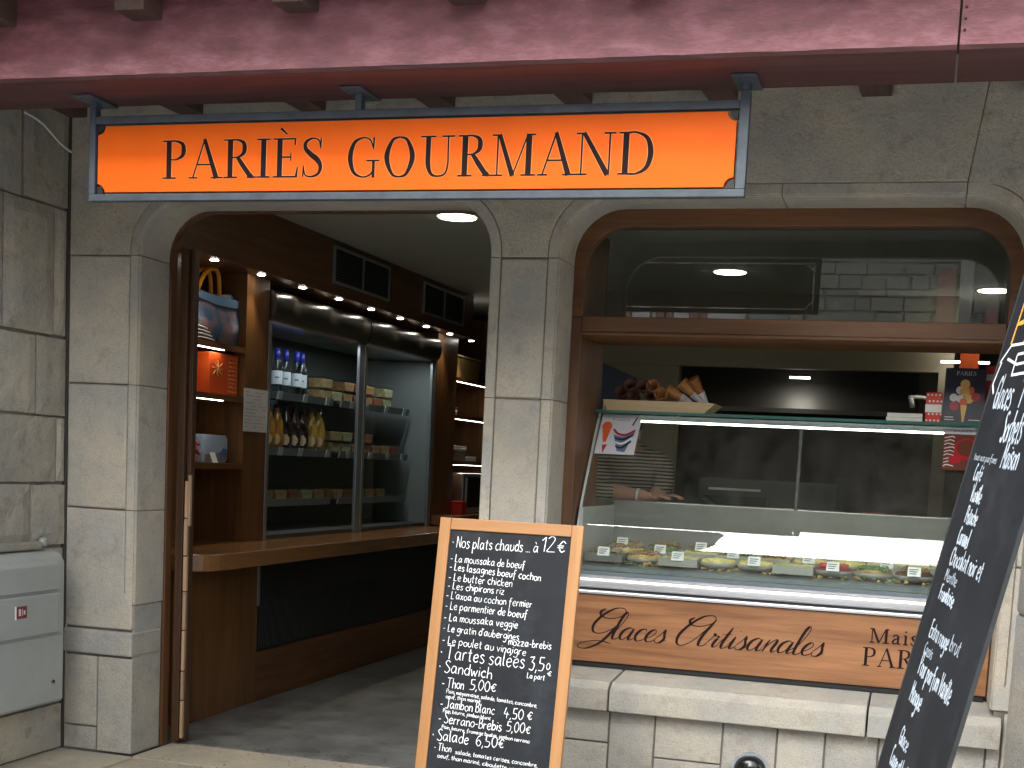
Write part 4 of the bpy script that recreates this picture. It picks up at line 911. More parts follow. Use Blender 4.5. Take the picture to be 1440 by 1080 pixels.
# wooden basket of wafer cones
bk = thing('wooden_tray', 'pale slatted wooden tray of wafer cones on the left of the case top', 'tray', (-1.30, .8, 1.883))
xa, xb = -1.575, -1.06
def slab(p0, p1, zlo, zhi, t=.006, out=(0,0), parent=bk, nm='side_board'):
    (ax, ay), (bx, by) = p0, p1; ox, oy = out
    MB().add([(ax, ay, zlo), (bx, by, zlo), (bx+ox, by+oy, zhi), (ax+ox*(1 if ox == 0 else 1), ay+oy, zhi)] +
             [(ax+t*(1 if ox else 0), ay+t*(1 if oy else 0), zlo), (bx+t*(1 if ox else 0), by+t*(1 if oy else 0), zlo), (bx+ox+t*(1 if ox else 0), by+oy+t*(1 if oy else 0), zhi), (ax+ox+t*(1 if ox else 0), ay+oy+t*(1 if oy else 0), zhi)],
             [(0,1,2,3), (4,7,6,5), (0,4,5,1), (1,5,6,2), (2,6,7,3), (3,7,4,0)]).build(nm, PALEW, parent)
MB().add([(-1.555,.69,1.884),(-1.075,.69,1.884),(-1.055,.675,1.938),(-1.575,.675,1.938),(-1.555,.697,1.884),(-1.075,.697,1.884),(-1.055,.682,1.938),(-1.575,.682,1.938)], [(0,1,2,3),(4,7,6,5),(0,4,5,1),(1,5,6,2),(2,6,7,3),(3,7,4,0)]).build('side_board', PALEW, bk)
MB().add([(-1.555,.93,1.884),(-1.075,.93,1.884),(-1.055,.945,1.938),(-1.575,.945,1.938),(-1.555,.937,1.884),(-1.075,.937,1.884),(-1.055,.952,1.938),(-1.575,.952,1.938)], [(0,1,2,3),(4,7,6,5),(0,4,5,1),(1,5,6,2),(2,6,7,3),(3,7,4,0)]).build('side_board', PALEW, bk)
MB().add([(-1.074,.69,1.884),(-1.074,.93,1.884),(-1.054,.945,1.938),(-1.054,.675,1.938),(-1.067,.69,1.884),(-1.067,.93,1.884),(-1.010,.945,1.934),(-1.010,.675,1.934)], [(0,1,2,3),(4,7,6,5),(0,4,5,1),(1,5,6,2),(2,6,7,3),(3,7,4,0)]).build('side_board', PALEW, bk)
box('side_board', PALEW, bk, -1.575, -1.568, .69, .93, 1.884, 1.938); box('base_board', PALEW, bk, -1.566, -1.078, .70, .928, 1.884, 1.890)
WAF = plain('wafer', (.35,.14,.04), .7, var=.4, scale=60, bump=.5); WAF2 = plain('chocolate_wafer', (.09,.03,.018), .6, var=.4, scale=60, bump=.5); WAF3 = plain('golden_wafer', (.55,.28,.09), .6, var=.3, scale=60, bump=.5)
def cone(x, z, ang, tilt, m, lab, L=.15, sleeve=False):
    t = thing('wafer_cone', lab, 'wafer cone', (x, .80, z), rot=(R(tilt), R(ang), 0), group='wafer cones in the wooden tray', local=True)
    MB().lathe([(.004, -L*.5), (.012, -L*.3), (.034, L*.5), (.029, L*.5), (.006, -L*.2)], (0,0,0), 14).build('wafer', m, t, smooth=True)
    if sleeve: MB().lathe([(.008, -L*.55), (.0135, -L*.32), (.024, L*.02), (.0225, L*.02)], (0,0,0), 14).build('paper_sleeve', PW, t, smooth=True)
spots = [(-1.50, 1.965, 12, WAF2), (-1.46, 2.0, 20, WAF2), (-1.43, 1.955, -8, WAF2), (-1.39, 1.998, 5, WAF2), (-1.35, 1.955, 18, WAF2), (-1.33, 2.0, -22, WAF), (-1.29, 1.96, -12, WAF)]
for i, (x, z, a, m) in enumerate(spots): cone(x, z, a, 75, m, '%s brown wafer cone from the left, lying in the wooden tray' % ['first', 'second', 'third', 'fourth', 'fifth', 'sixth', 'seventh'][i])
cone(-1.20, 1.965, -62, 10, WAF3, 'golden wafer cone lying lowest in a paper sleeve', .17, True)
cone(-1.14, 1.985, -48, 10, WAF3, 'golden wafer cone resting on top in a paper sleeve', .17, True)
cone(-1.105, 1.99, -30, 20, WAF, 'wafer cone standing steepest at the right of the tray', .17, True)

# ------------------------------------------------------------------ wall cabinet on the left of the room
PX = -4.2
cab = thing('wall_cabinet', 'dark wood wall cabinet with display niches and a downlight pelmet', 'cabinet', (-4.4, 3.3, 0))
FX = -4.05
v1 = (2.86, 3.86); v2 = (4.66, 5.64)
box('pelmet', WOODH, cab, FX-.03, FX, .42, 5.95, 2.705, 3.078)
box('pelmet_soffit', WOODH, cab, -4.75, FX-.031, .42, 5.95, 2.705, 2.725)
for i in range(9):
    y = 1.31+.606*i
    MB().lathe([(.004, 2.700), (.019, 2.700), (.026, 2.704), (.026, 2.7045)], (FX-.075, y, 0), 16).build('downlight', SPOTM, cab)
    ld = bpy.data.lights.new('downlight_lamp', 'SPOT'); ld.energy = 2.4; ld.spot_size = R(70); ld.spot_blend = .8; ld.shadow_soft_size = .03; ld.color = (1, .86, .62)
    lo = bpy.data.objects.new('downlight_lamp', ld); COL.objects.link(lo); lo.location = (FX-.075, y, 2.69)
# niche and posts
box('post', WOODI, cab, PX-.45, PX, 1.875, 2.19, 1.001, 2.704)
box('post', WOODI, cab, PX-.45, PX, .40, 1.08, 1.001, 2.704)
box('post', WOODI, cab, PX-.45, PX, 5.47, 6.01, 1.001, 2.704)
box('back_panel', WOODI, cab, PX-.47, PX-.45, 1.08, 1.875, 1.0, 2.704)
box('back_panel', WOODI, cab, PX-.47, PX-.45, 6.01, 7.6, 1.0, 3.0)
box('post', WOODI, cab, PX-.45, PX, 7.2, 7.6, 1.001, 3.0)
for za in (2.222, 1.912, 1.487):
    box('shelf', WOODH, cab, PX-.449, PX-.002, 1.082, 1.873, za-.018, za+.018)
for za in (2.202, 1.892): box('led_strip', LED, cab, PX-.03, PX-.012, 1.10, 1.62, za-.001, za+.0015)
for za in (2.34, 1.995, 1.57): box('shelf', WOODH, cab, PX-.449, PX-.002, 6.012, 7.198, za-.018, za+.018)
for za in (2.32, 1.975, 1.55): box('led_strip', LED, cab, PX-.018, PX-.003, 6.03, 7.1, za-.001, za+.001)
# vents on the pelmet
for (a, b) in (v1, v2):
    vt = box('vent_grille', BLACK, cab, FX+.001, FX+.004, a, b, 2.80, 3.02)
    for (y0, y1, z0, z1) in ((a-.02, b+.02, 3.02, 3.04), (a-.02, b+.02, 2.78, 2.80), (a-.02, a, 2.8005, 3.0195), (b, b+.02, 2.8005, 3.0195), ((a+b)/2-.012, (a+b)/2+.012, 2.8005, 3.0195)):
        box('grille_frame', ALU, vt, FX+.0005, FX+.014, y0, y1, z0, z1)
    for k in range(10):
        z = 2.815+.0205*k
        MB().prism([(FX+.004, z), (FX+.0125, z-.008), (FX+.0135, z-.007), (FX+.005, z+.001)], a+.001, b-.001, 'y').build('slat', DGREY, vt)
# counter
ct = thing('wooden_counter', 'long low wooden counter with a rounded end along the left of the shop', 'counter', (-4.1, 3.0, 0))
cx_ = -3.78
rr = .22
poly = [(-4.66, .66), (cx_-rr, .66)] + [(cx_-rr+rr*math.sin(R(a)), .66+rr-rr*math.cos(R(a))) for a in range(10, 91, 10)] + [(cx_, 5.4), (-4.66, 5.4)]
MB().prism(poly, .905, 1.0, 'z').build('counter_top', WOODT, ct, bevel=.006)
BXF = -3.975
box('front_panel', WOODI, ct, BXF-.02, BXF, .76, 1.70, 0.002, .904)
box('end_panel', WOODI, ct, -4.60, BXF-.021, .76, .78, 0.002, .904)
box('plinth_panel', WOODH, ct, BXF-.02, BXF, 1.701, 5.4, 0.002, .315)
GSL = plain('black_slats', (.028,.028,.03), .5)
gr = box('dark_grille', BLACK, ct, BXF-.035, BXF-.02, 1.701, 5.35, .316, .904)
for k in range(60): box('grille_slat', GSL, gr, BXF-.019, BXF-.012, 1.76+.033*k, 1.768+.033*k, .34, .66)
box('edge_strip', ALU, ct, BXF-.001, BXF+.004, 1.69, 1.72, .62, .904)

# fridges
HOODM = plain('dark_brushed_steel', (.22,.20,.175), .3, metal=1, var=.15, scale=20, stretch=(1,.1,1))
def fridge(y0, y1, lab):
    t = thing('glass_door_fridge', lab, 'fridge', (-4.5, (y0+y1)/2, 1.0), group='glass door fridges in the cabinet wall')
    n = 10
    hp = [(-4.75, 2.44), (PX-.03, 2.44)] + [(PX-.03+.10*math.sin(R(90*i/n)), 2.44+.22*(1-math.cos(R(90*i/n)))) for i in range(1, n+1)]
    hp = [(-4.75, 2.445), (PX-.02, 2.445), (PX+.01, 2.46), (PX+.035, 2.50), (PX+.045, 2.56), (PX+.035, 2.62), (PX+.01, 2.65), (-4.75, 2.65)]
    hp = [hp[0]] + smoothpts(hp[1:7], 4) + [hp[7]]
    MB().prism(hp, y0+.01, y1-.01, 'y').build('hood', HOODM, t, smooth=True).modifiers.new('e', 'EDGE_SPLIT')
    box('case_back', plain('fridge_back', (.07,.08,.08), .5), t, -4.97, -4.95, y0, y1, 1.0, 2.44)
    if y1 > 5: box('side_liner', COLDW, t, -4.949, PX-.03, y1-.03, y1-.01, 1.001, 2.44)
    else: box('side_liner', DGREY, t, -4.949, PX-.03, y0+.01, y0+.02, 1.001, 2.44)
    box('bottom_tray', DGREY, t, -4.949, PX-.02, y0+.021, y1-.031, 1.001, 1.03)
    box('door_rail', ALU, t, PX-.025, PX, y0, y0+.045, 1.001, 2.44, bevel=.003); box('door_rail', ALU, t, PX-.025, PX, y1-.10, y1-.01, 1.001, 2.44, bevel=.003)
    box('door_pane', GLASSF, t, PX-.018, PX-.012, y0+.046, y1-.101, 1.002, 2.439)
    for zt in (2.012, 1.619, 1.256):
        box('shelf', DGREY, t, -4.94, -4.42, y0+.03, y1-.12, zt-.02, zt-.006)
        lp = MB().prism([(-4.42, zt-.045), (-4.405, zt-.05), (-4.393, zt+.004), (-4.405, zt+.004)], y0+.03, y1-.12, 'y').build('shelf_lip', GREYL, t)
        for q in range(4 if zt > 1.3 else 0):
            yq = y0+.15+(y1-y0-.35)*q/3.2+random.uniform(-.05, .05)
            MB().prism([(-4.4035, zt-.05), (-4.399, zt-.05), (-4.386, zt+.008), (-4.391, zt+.008)], yq, yq+.07, 'y').build('price_tag', PW, lp)
    return t
f1 = fridge(2.195, 3.83, 'left glass door fridge holding blue capped water bottles and juices')
f2 = fridge(3.835, 5.46, 'right glass door fridge holding packs of snacks under a steel hood')
for (ya, yb) in ((2.3, 3.6), (3.95, 5.2)):
    ld = bpy.data.lights.new('fridge_lamp', 'AREA'); ld.shape = 'RECTANGLE'; ld.size = .05; ld.size_y = yb-ya; ld.energy = 1.0; ld.color = (.93, .97, 1)
    lo = bpy.data.objects.new('fridge_lamp', ld); COL.objects.link(lo); lo.location = (-4.30, (ya+yb)/2, 2.43)

# bottles
CLEARB = glass('bottle_glass', (.82,.86,.86), 1.5); BLUEC = plain('blue_cap', (.02,.03,.35), .35); LABW = plain('white_label', (.7,.74,.78), .5)
bt = thing('water_bottle', 'clear bottle with dark red cap nearest the door on the fridge top shelf', 'bottle', (-4.52, 2.56, 2.007), group='clear bottles on the top fridge shelf', local=True)
MB().lathe([(.03, 0), (.041, .006), (.042, .18), (.036, .215), (.018, .25), (.0155, .27), (.012, .27)], (0,0,0), 16).build('glass_body', CLEARB, bt, smooth=True)
MB().lathe([(.002, .002), (.036, .004), (.037, .17), (.002, .172)], (0,0,0), 12).build('water', glass('water', (.78,.85,.88), 1.33), bt, smooth=True)
lb_ = MB().arcband((0,0,0), .0425, .070, .165, -125, 5).build('label', LABW, bt)
MB().arcband((0,0,0), .0435, .112, .122, -82, -40).build('label_print', PB, lb_)
MB().lathe([(.002, .24), (.019, .24), (.020, .325), (.002, .328)], (0,0,0), 14).build('cap', BLUEC, bt, smooth=True)
caps = ['first', 'second', 'third', 'fourth', 'fifth', 'sixth', 'seventh', 'eighth', 'ninth', 'tenth', 'eleventh']
bt['label'] = 'clear blue capped bottle, first from the left on the top shelf'
pos = [(-4.52, 2.77), (-4.62, 2.88), (-4.52, 2.97), (-4.52, 3.11), (-4.50, 3.25), (-4.52, 3.38), (-4.58, 3.49)]
for i, (x, y) in enumerate(pos): copy_tree(bt, (x, y, 2.007), label='clear blue capped bottle, %s from the left on the top shelf' % caps[i+1])
ORJ = plain('orange_juice', (.50,.20,.02), .25, var=.1, coat=.5); DKB = plain('dark_cola_glass', (.02,.008,.006), .12, coat=.6); YLJ = plain('yellow_juice', (.52,.28,.04), .25, coat=.5); LABO = plain('pale_orange_label', (.75,.5,.28), .5)
def drink(nm, lab, x, y, m, lm):
    t = thing(nm, lab, 'bottle', (x, y, 1.614), group='juice and soda bottles on the middle fridge shelf')
    MB().lathe([(.004, 1.614), (.051, 1.617), (.054, 1.70), (.054, 1.77), (.042, 1.83), (.021, 1.88), (.018, 1.905), (.004, 1.906)], (x, y, 0), 16).build('bottle_body', m, t, smooth=True)
    MB().lathe([(.004, 1.906), (.020, 1.9062), (.020, 1.93), (.004, 1.931)], (x, y, 0), 12).build('cap', BLACK, t, smooth=True)
    q = disc(MB(), 0, 0, .03, .04, n=14)
    lq = MB()
    for k_, (zz1, ww_) in enumerate(((1.652, 18), (1.664, 30), (1.676, 36), (1.690, 36), (1.702, 30), (1.714, 18))): lq.arcband((x, y, 0), .0545, zz1-.0065, zz1+.0065, -62-ww_, -62+ww_, 6)
    lq.build('label', lm, t)
for i, y in enumerate((2.64, 2.77, 2.90)): drink('juice_bottle', 'amber juice bottle, %s of three beside the dark bottles' % caps[i], -4.48, y, ORJ, LABO)
for i, y in enumerate((3.05, 3.19, 3.33)): drink('soda_bottle', 'dark soda bottle with an orange label, %s of three' % caps[i], -4.48, y, DKB, LABO)
for i, y in enumerate((3.49, 3.62)): drink('juice_bottle', 'bright yellow orange juice bottle, %s of two right of the dark bottles' % caps[i], -4.48, y, YLJ, LABO)
# packs
PK = [plain('pack_'+str(i), c, .5, var=.5, scale=40) for i, c in enumerate(((.42,.28,.12), (.38,.19,.07), (.42,.38,.2), (.3,.10,.05)))]
LIDM = glass('clear_lid', (.8,.85,.82), 1.45)
def pack(x, y, z, i, lab, w_=.1, h=.07):
    t = thing('food_tub', lab, 'food tub', (x, y, z), group='food tubs on the fridge shelves')
    MB().prism([(y-w_*.8, z), (y+w_*.8, z), (y+w_, z+h), (y-w_, z+h)], x-.06, x+.06, 'x').build('tub', PK[i], t, bevel=.006)
    MB().prism([(y-w_-.004, z+h+.0005), (y+w_+.004, z+h+.0005), (y+w_*.9, z+h+.014), (y-w_*.9, z+h+.014)], x-.064, x+.064, 'x').build('lid', LIDM, t)
pk = 0
for z, row in ((2.007, [(3.66, 2), (3.87, 1), (4.08, 2), (4.29, 2), (4.50, 2), (4.71, 1), (4.92, 2)]), (1.614, [(3.87, 2), (4.08, 2), (4.29, 1), (4.50, 2), (4.71, 1), (4.92, 1), (5.13, 1)]), (1.25, [(2.50, 1), (2.72, 1), (2.94, 1), (3.16, 1), (3.38, 1), (3.60, 1), (3.95, 1), (4.17, 1), (4.39, 1), (4.61, 1), (4.85, 1)])):
    for k, (y, n) in enumerate(row):
        for q in range(n):
            fr_ = 'left' if y < 3.8 else 'right'
            pack(-4.50+.01*q, y, z+.0865*q, (pk*3+q) % 4, '%s food tub from the left on the %s fridge shelf%s' % (caps[k], {2.007: 'top', 1.614: 'middle', 1.25: 'lowest'}[z], ', upper of two stacked' if q else (', lower of two stacked' if n > 1 else '')))
            pk += 1

# items in the niche
def canvas_bag():
    t = thing('tote_bag', 'printed blue and purple tote bag with orange handles on the upper niche shelf', 'bag', (-4.33, 1.55, 2.241))
    BG = plain('tote_print', (.13,.2,.34), .7, var=.5, scale=9, dirt=(.33,.2,.22), dscale=9, dlo=.48, dhi=.56); 
    y0, y1, z0, z1 = 1.27, 1.87, 2.241, 2.575
    n = 8; vs = []
    for i in range(n+1):
        f = i/n; y = y0+(y1-y0)*f
        for z, d in ((z0, .07), (z0+.12, .085), (z0+.24, .06), (z1-.03*math.sin(math.pi*f), .03)):
            yy = y + (.02*(z-z0)/.33)*(1-2*f)*-1
            vs.append((-4.33+d+.01*math.sin(f*9+z*7), yy, z))
        for z, d in ((z1-.03*math.sin(math.pi*f), .02), (z0, -.05)): vs.append((-4.33-d, y, z))
    k = 6
    fs = [[i*k+j, i*k+(j+1)%k, (i+1)*k+(j+1)%k, (i+1)*k+j] for i in range(n) for j in range(k)] + [list(range(k)), [n*k+j for j in range(k-1, -1, -1)]]
    MB().add(vs, fs).build('bag_body', BG, t, smooth=True)
    OR = plain('orange_webbing', (.75,.26,.02), .6)
    for x in (-4.30, -4.36):
        P_ = smoothpts([(x, 1.42, 2.53), (x, 1.5, 2.64), (x, 1.60, 2.695), (x, 1.68, 2.67), (x, 1.70, 2.53)], 6)
        MB().tube(P_, .014, 6).build('handle', OR, t, smooth=True)
    for k in range(4): MB().tube([(-4.247+.004*k, 1.29, 2.26+.022*k), (-4.243+.002*k, 1.40, 2.262+.02*k), (-4.245, 1.55-.03*k, 2.256+.02*k)], .004, 5).build('printed_stripe', PG, t)
    MB().prism([(1.29, 2.53), (1.87, 2.53), (1.86, 2.48), (1.6, 2.475), (1.3, 2.50)], -4.262, -4.252, 'x').build('printed_band', plain('tote_blue_band', (.16,.30,.45), .7), t)
canvas_bag()
gb = thing('gift_box', 'glossy orange red gift box with a star bow on the middle niche shelf', 'box', (-4.33, 1.7, 1.931))
box('box_body', REDO, gb, -4.43, -4.245, 1.50, 1.862, 1.931, 2.185, bevel=.003)
gp = MB()
for a in range(0, 360, 45): gp.prism([(1.60, 2.09), (1.60+.05*math.cos(R(a-14)), 2.09+.03*math.sin(R(a-14))), (1.60+.075*math.cos(R(a)), 2.09+.05*math.sin(R(a)))], -4.2448-.00001*a, -4.241+.00001*a, 'x')
gp.build('bow', plain('gold_bow', (.8,.35,.12), .35), gb)
gq = MB()
for r_ in range(9):
    for c in range(3): gq.tube(smoothpts([(-4.243, 1.735+.04*c, 1.95+.026*r_), (-4.243, 1.747+.04*c, 1.963+.026*r_), (-4.243, 1.758+.04*c, 1.948+.026*r_), (-4.243, 1.768+.04*c, 1.96+.026*r_)], 2), .0018, 4)
gq.build('printed_pattern', plain('gold_print', (.75,.28,.08), .4), gb)
tn = thing('picture_tin', 'pale blue tin box with a seaside picture on the lower niche shelf', 'tin', (-4.33, 1.75, 1.506))
MB().prism([(1.53, 1.507), (1.83, 1.507), (1.855, 1.53), (1.855, 1.655), (1.83, 1.68), (1.53, 1.68)], -4.38, -4.30, 'x').build('tin_body', plain('tin_sky', (.38,.46,.56), .3, var=.1), tn, bevel=.003)
MB().prism([(1.56, 1.515), (1.84, 1.52), (1.845, 1.565), (1.75, 1.575), (1.68, 1.56), (1.56, 1.558)], -4.30, -4.2985, 'x').build('seaside_print', plain('tin_rocks', (.25,.22,.24), .4, var=.5, scale=30), tn)
MB().prism([(1.74, 1.56), (1.84, 1.54), (1.845, 1.59), (1.80, 1.60)], -4.2985, -4.2975, 'x').build('seaside_print', plain('tin_sea', (.08,.16,.4), .4), tn)
cb2 = thing('bag_of_sweets', 'cellophane bag of red sweets tied at the top beside the tin', 'sweets', (-4.30, 1.40, 1.506))
sw_ = MB()
for _ in range(40): sw_.blob((-4.30+random.uniform(-.03, .03), 1.38+random.uniform(-.05, .07), 1.52+random.uniform(0, .11)), .014, .016, .012, 6, 4)
sw_.build('sweets', plain('red_sweets', (.42,.04,.02), .25, var=.6, scale=25), cb2, kind='stuff')
MB().lathe([(.004, 1.507), (.07, 1.51), (.075, 1.57), (.05, 1.64), (.018, 1.68), (.03, 1.74), (.026, 1.74), (.012, 1.68)], (-4.30, 1.39, 0), 12).build('cellophane', glass('cellophane', (.95,.95,.97), 1.5, .15), cb2, smooth=False)
MB().lathe([(.004, 1.668), (.024, 1.67), (.024, 1.69), (.004, 1.692)], (-4.30, 1.39, 0), 8).build('ribbon', plain('dark_blue_ribbon', (.05,.07,.14), .5), cb2)
pt = thing('price_label', 'small white price label leaning in front of the tin', 'label', (-4.23, 1.56, 1.506))
MB().add([(-4.225, 1.535, 1.507), (-4.225, 1.60, 1.507), (-4.24, 1.585, 1.57), (-4.24, 1.52, 1.57), (-4.228, 1.535, 1.507), (-4.228, 1.60, 1.507), (-4.243, 1.585, 1.57), (-4.243, 1.52, 1.57)], [(0,1,2,3),(4,7,6,5),(0,4,5,1),(1,5,6,2),(2,6,7,3),(3,7,4,0)]).build('card', PW, pt)
pn = thing('paper_notice', 'sheet of white paper taped to the wooden post between niche and fridge', 'notice', (PX, 2.03, 1.72))
sh = box('sheet', PAPER, pn, PX+.0005, PX+.0025, 1.865, 2.20, 1.715, 1.99)
pm = MB()
for k in range(11):
    z = 1.965-.022*k; y = 1.89
    while y < 2.15:
        l_ = random.uniform(.015, .05)
        if random.random() < (.75 if k not in (2, 8) else .2): pm.box(PX+.0025, PX+.003, y, min(y+l_, 2.17), z, z+.004)
        y += l_+.012
pm.build('handwriting', plain('pale_ink', (.25,.25,.3), .7), sh, kind='stuff')
# far shelves: microwave, boxes
mw = thing('microwave', 'steel microwave oven on the counter at the far end', 'microwave', (-4.4, 6.5, 1.1))
box('casing', INOX, mw, -4.64, -4.15, 6.18, 6.80, 1.10, 1.475, bevel=.006); box('door_glass', BLACK, mw, -4.149, -4.143, 6.27, 6.72, 1.15, 1.44); box('handle', ALU, mw, -4.14, -4.125, 6.225, 6.245, 1.16, 1.43)
box('shelf', WOODT, cab, -4.65, -4.0, 5.48, 7.6, 1.01, 1.09)
rb = thing('red_box', 'red box beside the microwave', 'box', (-4.2, 6.08, 1.09)); MB().box(-4.3, -4.1, 6.03, 6.16, 1.091, 1.20).build('box_body', RED, rb, bevel=.005); MB().box(-4.305, -4.095, 6.025, 6.165, 1.2005, 1.212).build('lid', RED, rb)
for k, (y0, y1, zz_, n) in enumerate(((6.1, 6.45, 1.589, 3), (6.5, 6.8, 1.589, 1))):
    t = thing('stack_of_napkins', ['tall', 'low'][k]+' stack of pale napkins on the far lower shelf', 'napkins', (-4.35, y0, zz_))
    for q in range(n*2): box('napkin_pack', PAPER, t, -4.45, -4.23+random.uniform(-.01, .01), y0, y1, zz_+.001+.024*q, zz_+.022+.024*q, bevel=.003)
bx = thing('wicker_basket', 'brown wicker basket on the top far shelf', 'basket', (-4.35, 6.5, 2.36))
MB().prism([(6.15, 2.36), (6.8, 2.36), (6.86, 2.56), (6.08, 2.56)], -4.5, -4.25, 'x').build('basket_body', plain('wicker', (.3,.18,.06), .7, var=.4, scale=50, bump=.6, stretch=(1,1,4)), bx, bevel=.01)
MB().prism([(6.07, 2.561), (6.87, 2.561), (6.87, 2.575), (6.07, 2.575)], -4.51, -4.24, 'x').build('rim', PALEW, bx)
sj = thing('small_jar', 'small pale jar on the far middle shelf', 'jar', (-4.26, 6.12, 2.014)); MB().lathe([(.004, 2.014), (.035, 2.015), (.035, 2.07), (.004, 2.071)], (-4.26, 6.13, 0), 12).build('jar_body', PW, sj, smooth=True); MB().lathe([(.004, 2.0712), (.037, 2.0712), (.037, 2.085), (.004, 2.086)], (-4.26, 6.13, 0), 12).build('lid', RED, sj, smooth=True)

# ------------------------------------------------------------------ room lights and kitchen
for i, (x, y, lab) in enumerate(((-2.85, 1.98, 'round ceiling lamp seen through the doorway'), (-1.484, 4.2, 'round ceiling lamp seen through the transom pane near its middle'), (.40, 5.05, 'round ceiling lamp at the right end of the transom pane'))):
    t = thing('ceiling_lamp', lab, 'ceiling lamp', (x, y, 3.08), group='round ceiling lamps')
    MB().lathe([(.004, 3.062), (.115, 3.064), (.118, 3.075), (.118, 3.079)], (x, y, 0), 28).build('diffuser', LEDW, t)
    MB().lathe([(.1185, 3.07), (.128, 3.07), (.128, 3.079), (.1185, 3.079)], (x, y, 0), 28).build('rim', WHITE, t)
    ld = bpy.data.lights.new('ceiling_lamp_light', 'SPOT'); ld.energy = 2.2; ld.spot_size = R(150); ld.spot_blend = 1; ld.shadow_soft_size = .1; ld.color = (1, .9, .7)
    lo = bpy.data.objects.new('ceiling_lamp_light', ld); COL.objects.link(lo); lo.location = (x, y, 3.05)
hd = thing('kitchen_hood', 'black extractor hood in the dark kitchen opening behind the case', 'hood', (-1, 6.2, 2.2))
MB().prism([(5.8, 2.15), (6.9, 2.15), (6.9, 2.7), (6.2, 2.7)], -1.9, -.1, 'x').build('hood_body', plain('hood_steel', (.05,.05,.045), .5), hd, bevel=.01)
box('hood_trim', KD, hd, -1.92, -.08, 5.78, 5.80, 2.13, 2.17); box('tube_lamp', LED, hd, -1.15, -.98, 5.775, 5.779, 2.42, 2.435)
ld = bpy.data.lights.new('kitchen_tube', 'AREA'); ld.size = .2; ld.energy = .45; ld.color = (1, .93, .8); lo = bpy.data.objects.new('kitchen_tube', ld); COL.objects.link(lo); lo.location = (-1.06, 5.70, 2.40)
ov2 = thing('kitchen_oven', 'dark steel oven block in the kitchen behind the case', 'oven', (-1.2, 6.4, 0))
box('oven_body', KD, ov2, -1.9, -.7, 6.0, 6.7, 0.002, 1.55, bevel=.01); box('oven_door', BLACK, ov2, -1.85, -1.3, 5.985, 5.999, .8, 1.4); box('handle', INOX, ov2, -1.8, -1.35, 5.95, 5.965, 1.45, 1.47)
wt = thing('work_counter', 'steel work counter behind the display case', 'counter', (-1, 4.8, 0))
box('worktop', INOX, wt, -2.6, .3, 4.5, 5.2, 1.0, 1.05, bevel=.004); box('cupboard', plain('olive_cupboard', (.14,.13,.06), .6), wt, -2.55, .25, 4.55, 5.15, 0.002, .999)
# things on the work counter
for k, (x, h, m, nm, lab) in enumerate(((-2.2, .42, plain('olive_machine', (.13,.12,.07), .5), 'food_machine', 'olive grey machine on the rear work counter'), (-1.75, .35, BLACK, 'coffee_machine', 'black coffee machine on the rear work counter'), (-.35, .30, RED, 'red_slicer', 'red slicing machine on the rear work counter'))):
    t = thing(nm, lab, 'machine', (x, 4.8, 1.05))
    MB().prism([(x-.17, 1.051), (x+.17, 1.051), (x+.17, 1.051+h*.8), (x+.1, 1.051+h), (x-.1, 1.051+h), (x-.17, 1.051+h*.8)], 4.65, 4.95).build('housing', m, t, bevel=.02)
    box('control_panel', DGREY, t, x-.12, x+.12, 4.64, 4.649, 1.051+h*.45, 1.051+h*.7); MB().lathe([(.004, -.02), (.03, -.02), (.03, 0), (.004, 0)], (x, 4.64, 1.051+h*.25), 12, axis='y').build('knob', INOX, t)
tp = thing('tap', 'white steel tap above the flat white boxes behind the case', 'tap', (-.12, 5.40, 2.2))
MB().tube([(-.02, 5.44, 2.27), (-.10, 5.40, 2.275), (-.16, 5.36, 2.27)], .016, 8).build('spout', WHITE, tp, smooth=True); MB().tube([(-.145, 5.36, 2.262), (-.13, 5.35, 2.19)], .018, 8).build('nozzle', WHITE, tp, smooth=True)
bd = thing('blue_board', 'dark blue board hanging on the rear wall above the wafer cones', 'board', (-2.6, 5.45, 2.1))
MB().prism([(-2.75, 2.0), (-2.4, 2.0), (-2.4, 2.36), (-2.75, 2.5)], 5.44, 5.465).build('board', plain('dark_blue', (.03,.05,.09), .5), bd); MB().prism([(-2.756, 1.99), (-2.394, 1.99), (-2.394, 1.999), (-2.756, 1.999)], 5.435, 5.468).build('edge', DGREY, bd)
wb = box('wall_lamp_tube', LED, None, .06, .42, 5.30, 5.33, 2.545, 2.56); props(wb, 'short bright tube light above the navy poster', 'lamp')
rp = box('red_price_strip', PO, None, .20, .34, 5.28, 5.29, 2.50, 2.62); props(rp, 'small red sign hanging by the tube light', 'sign')

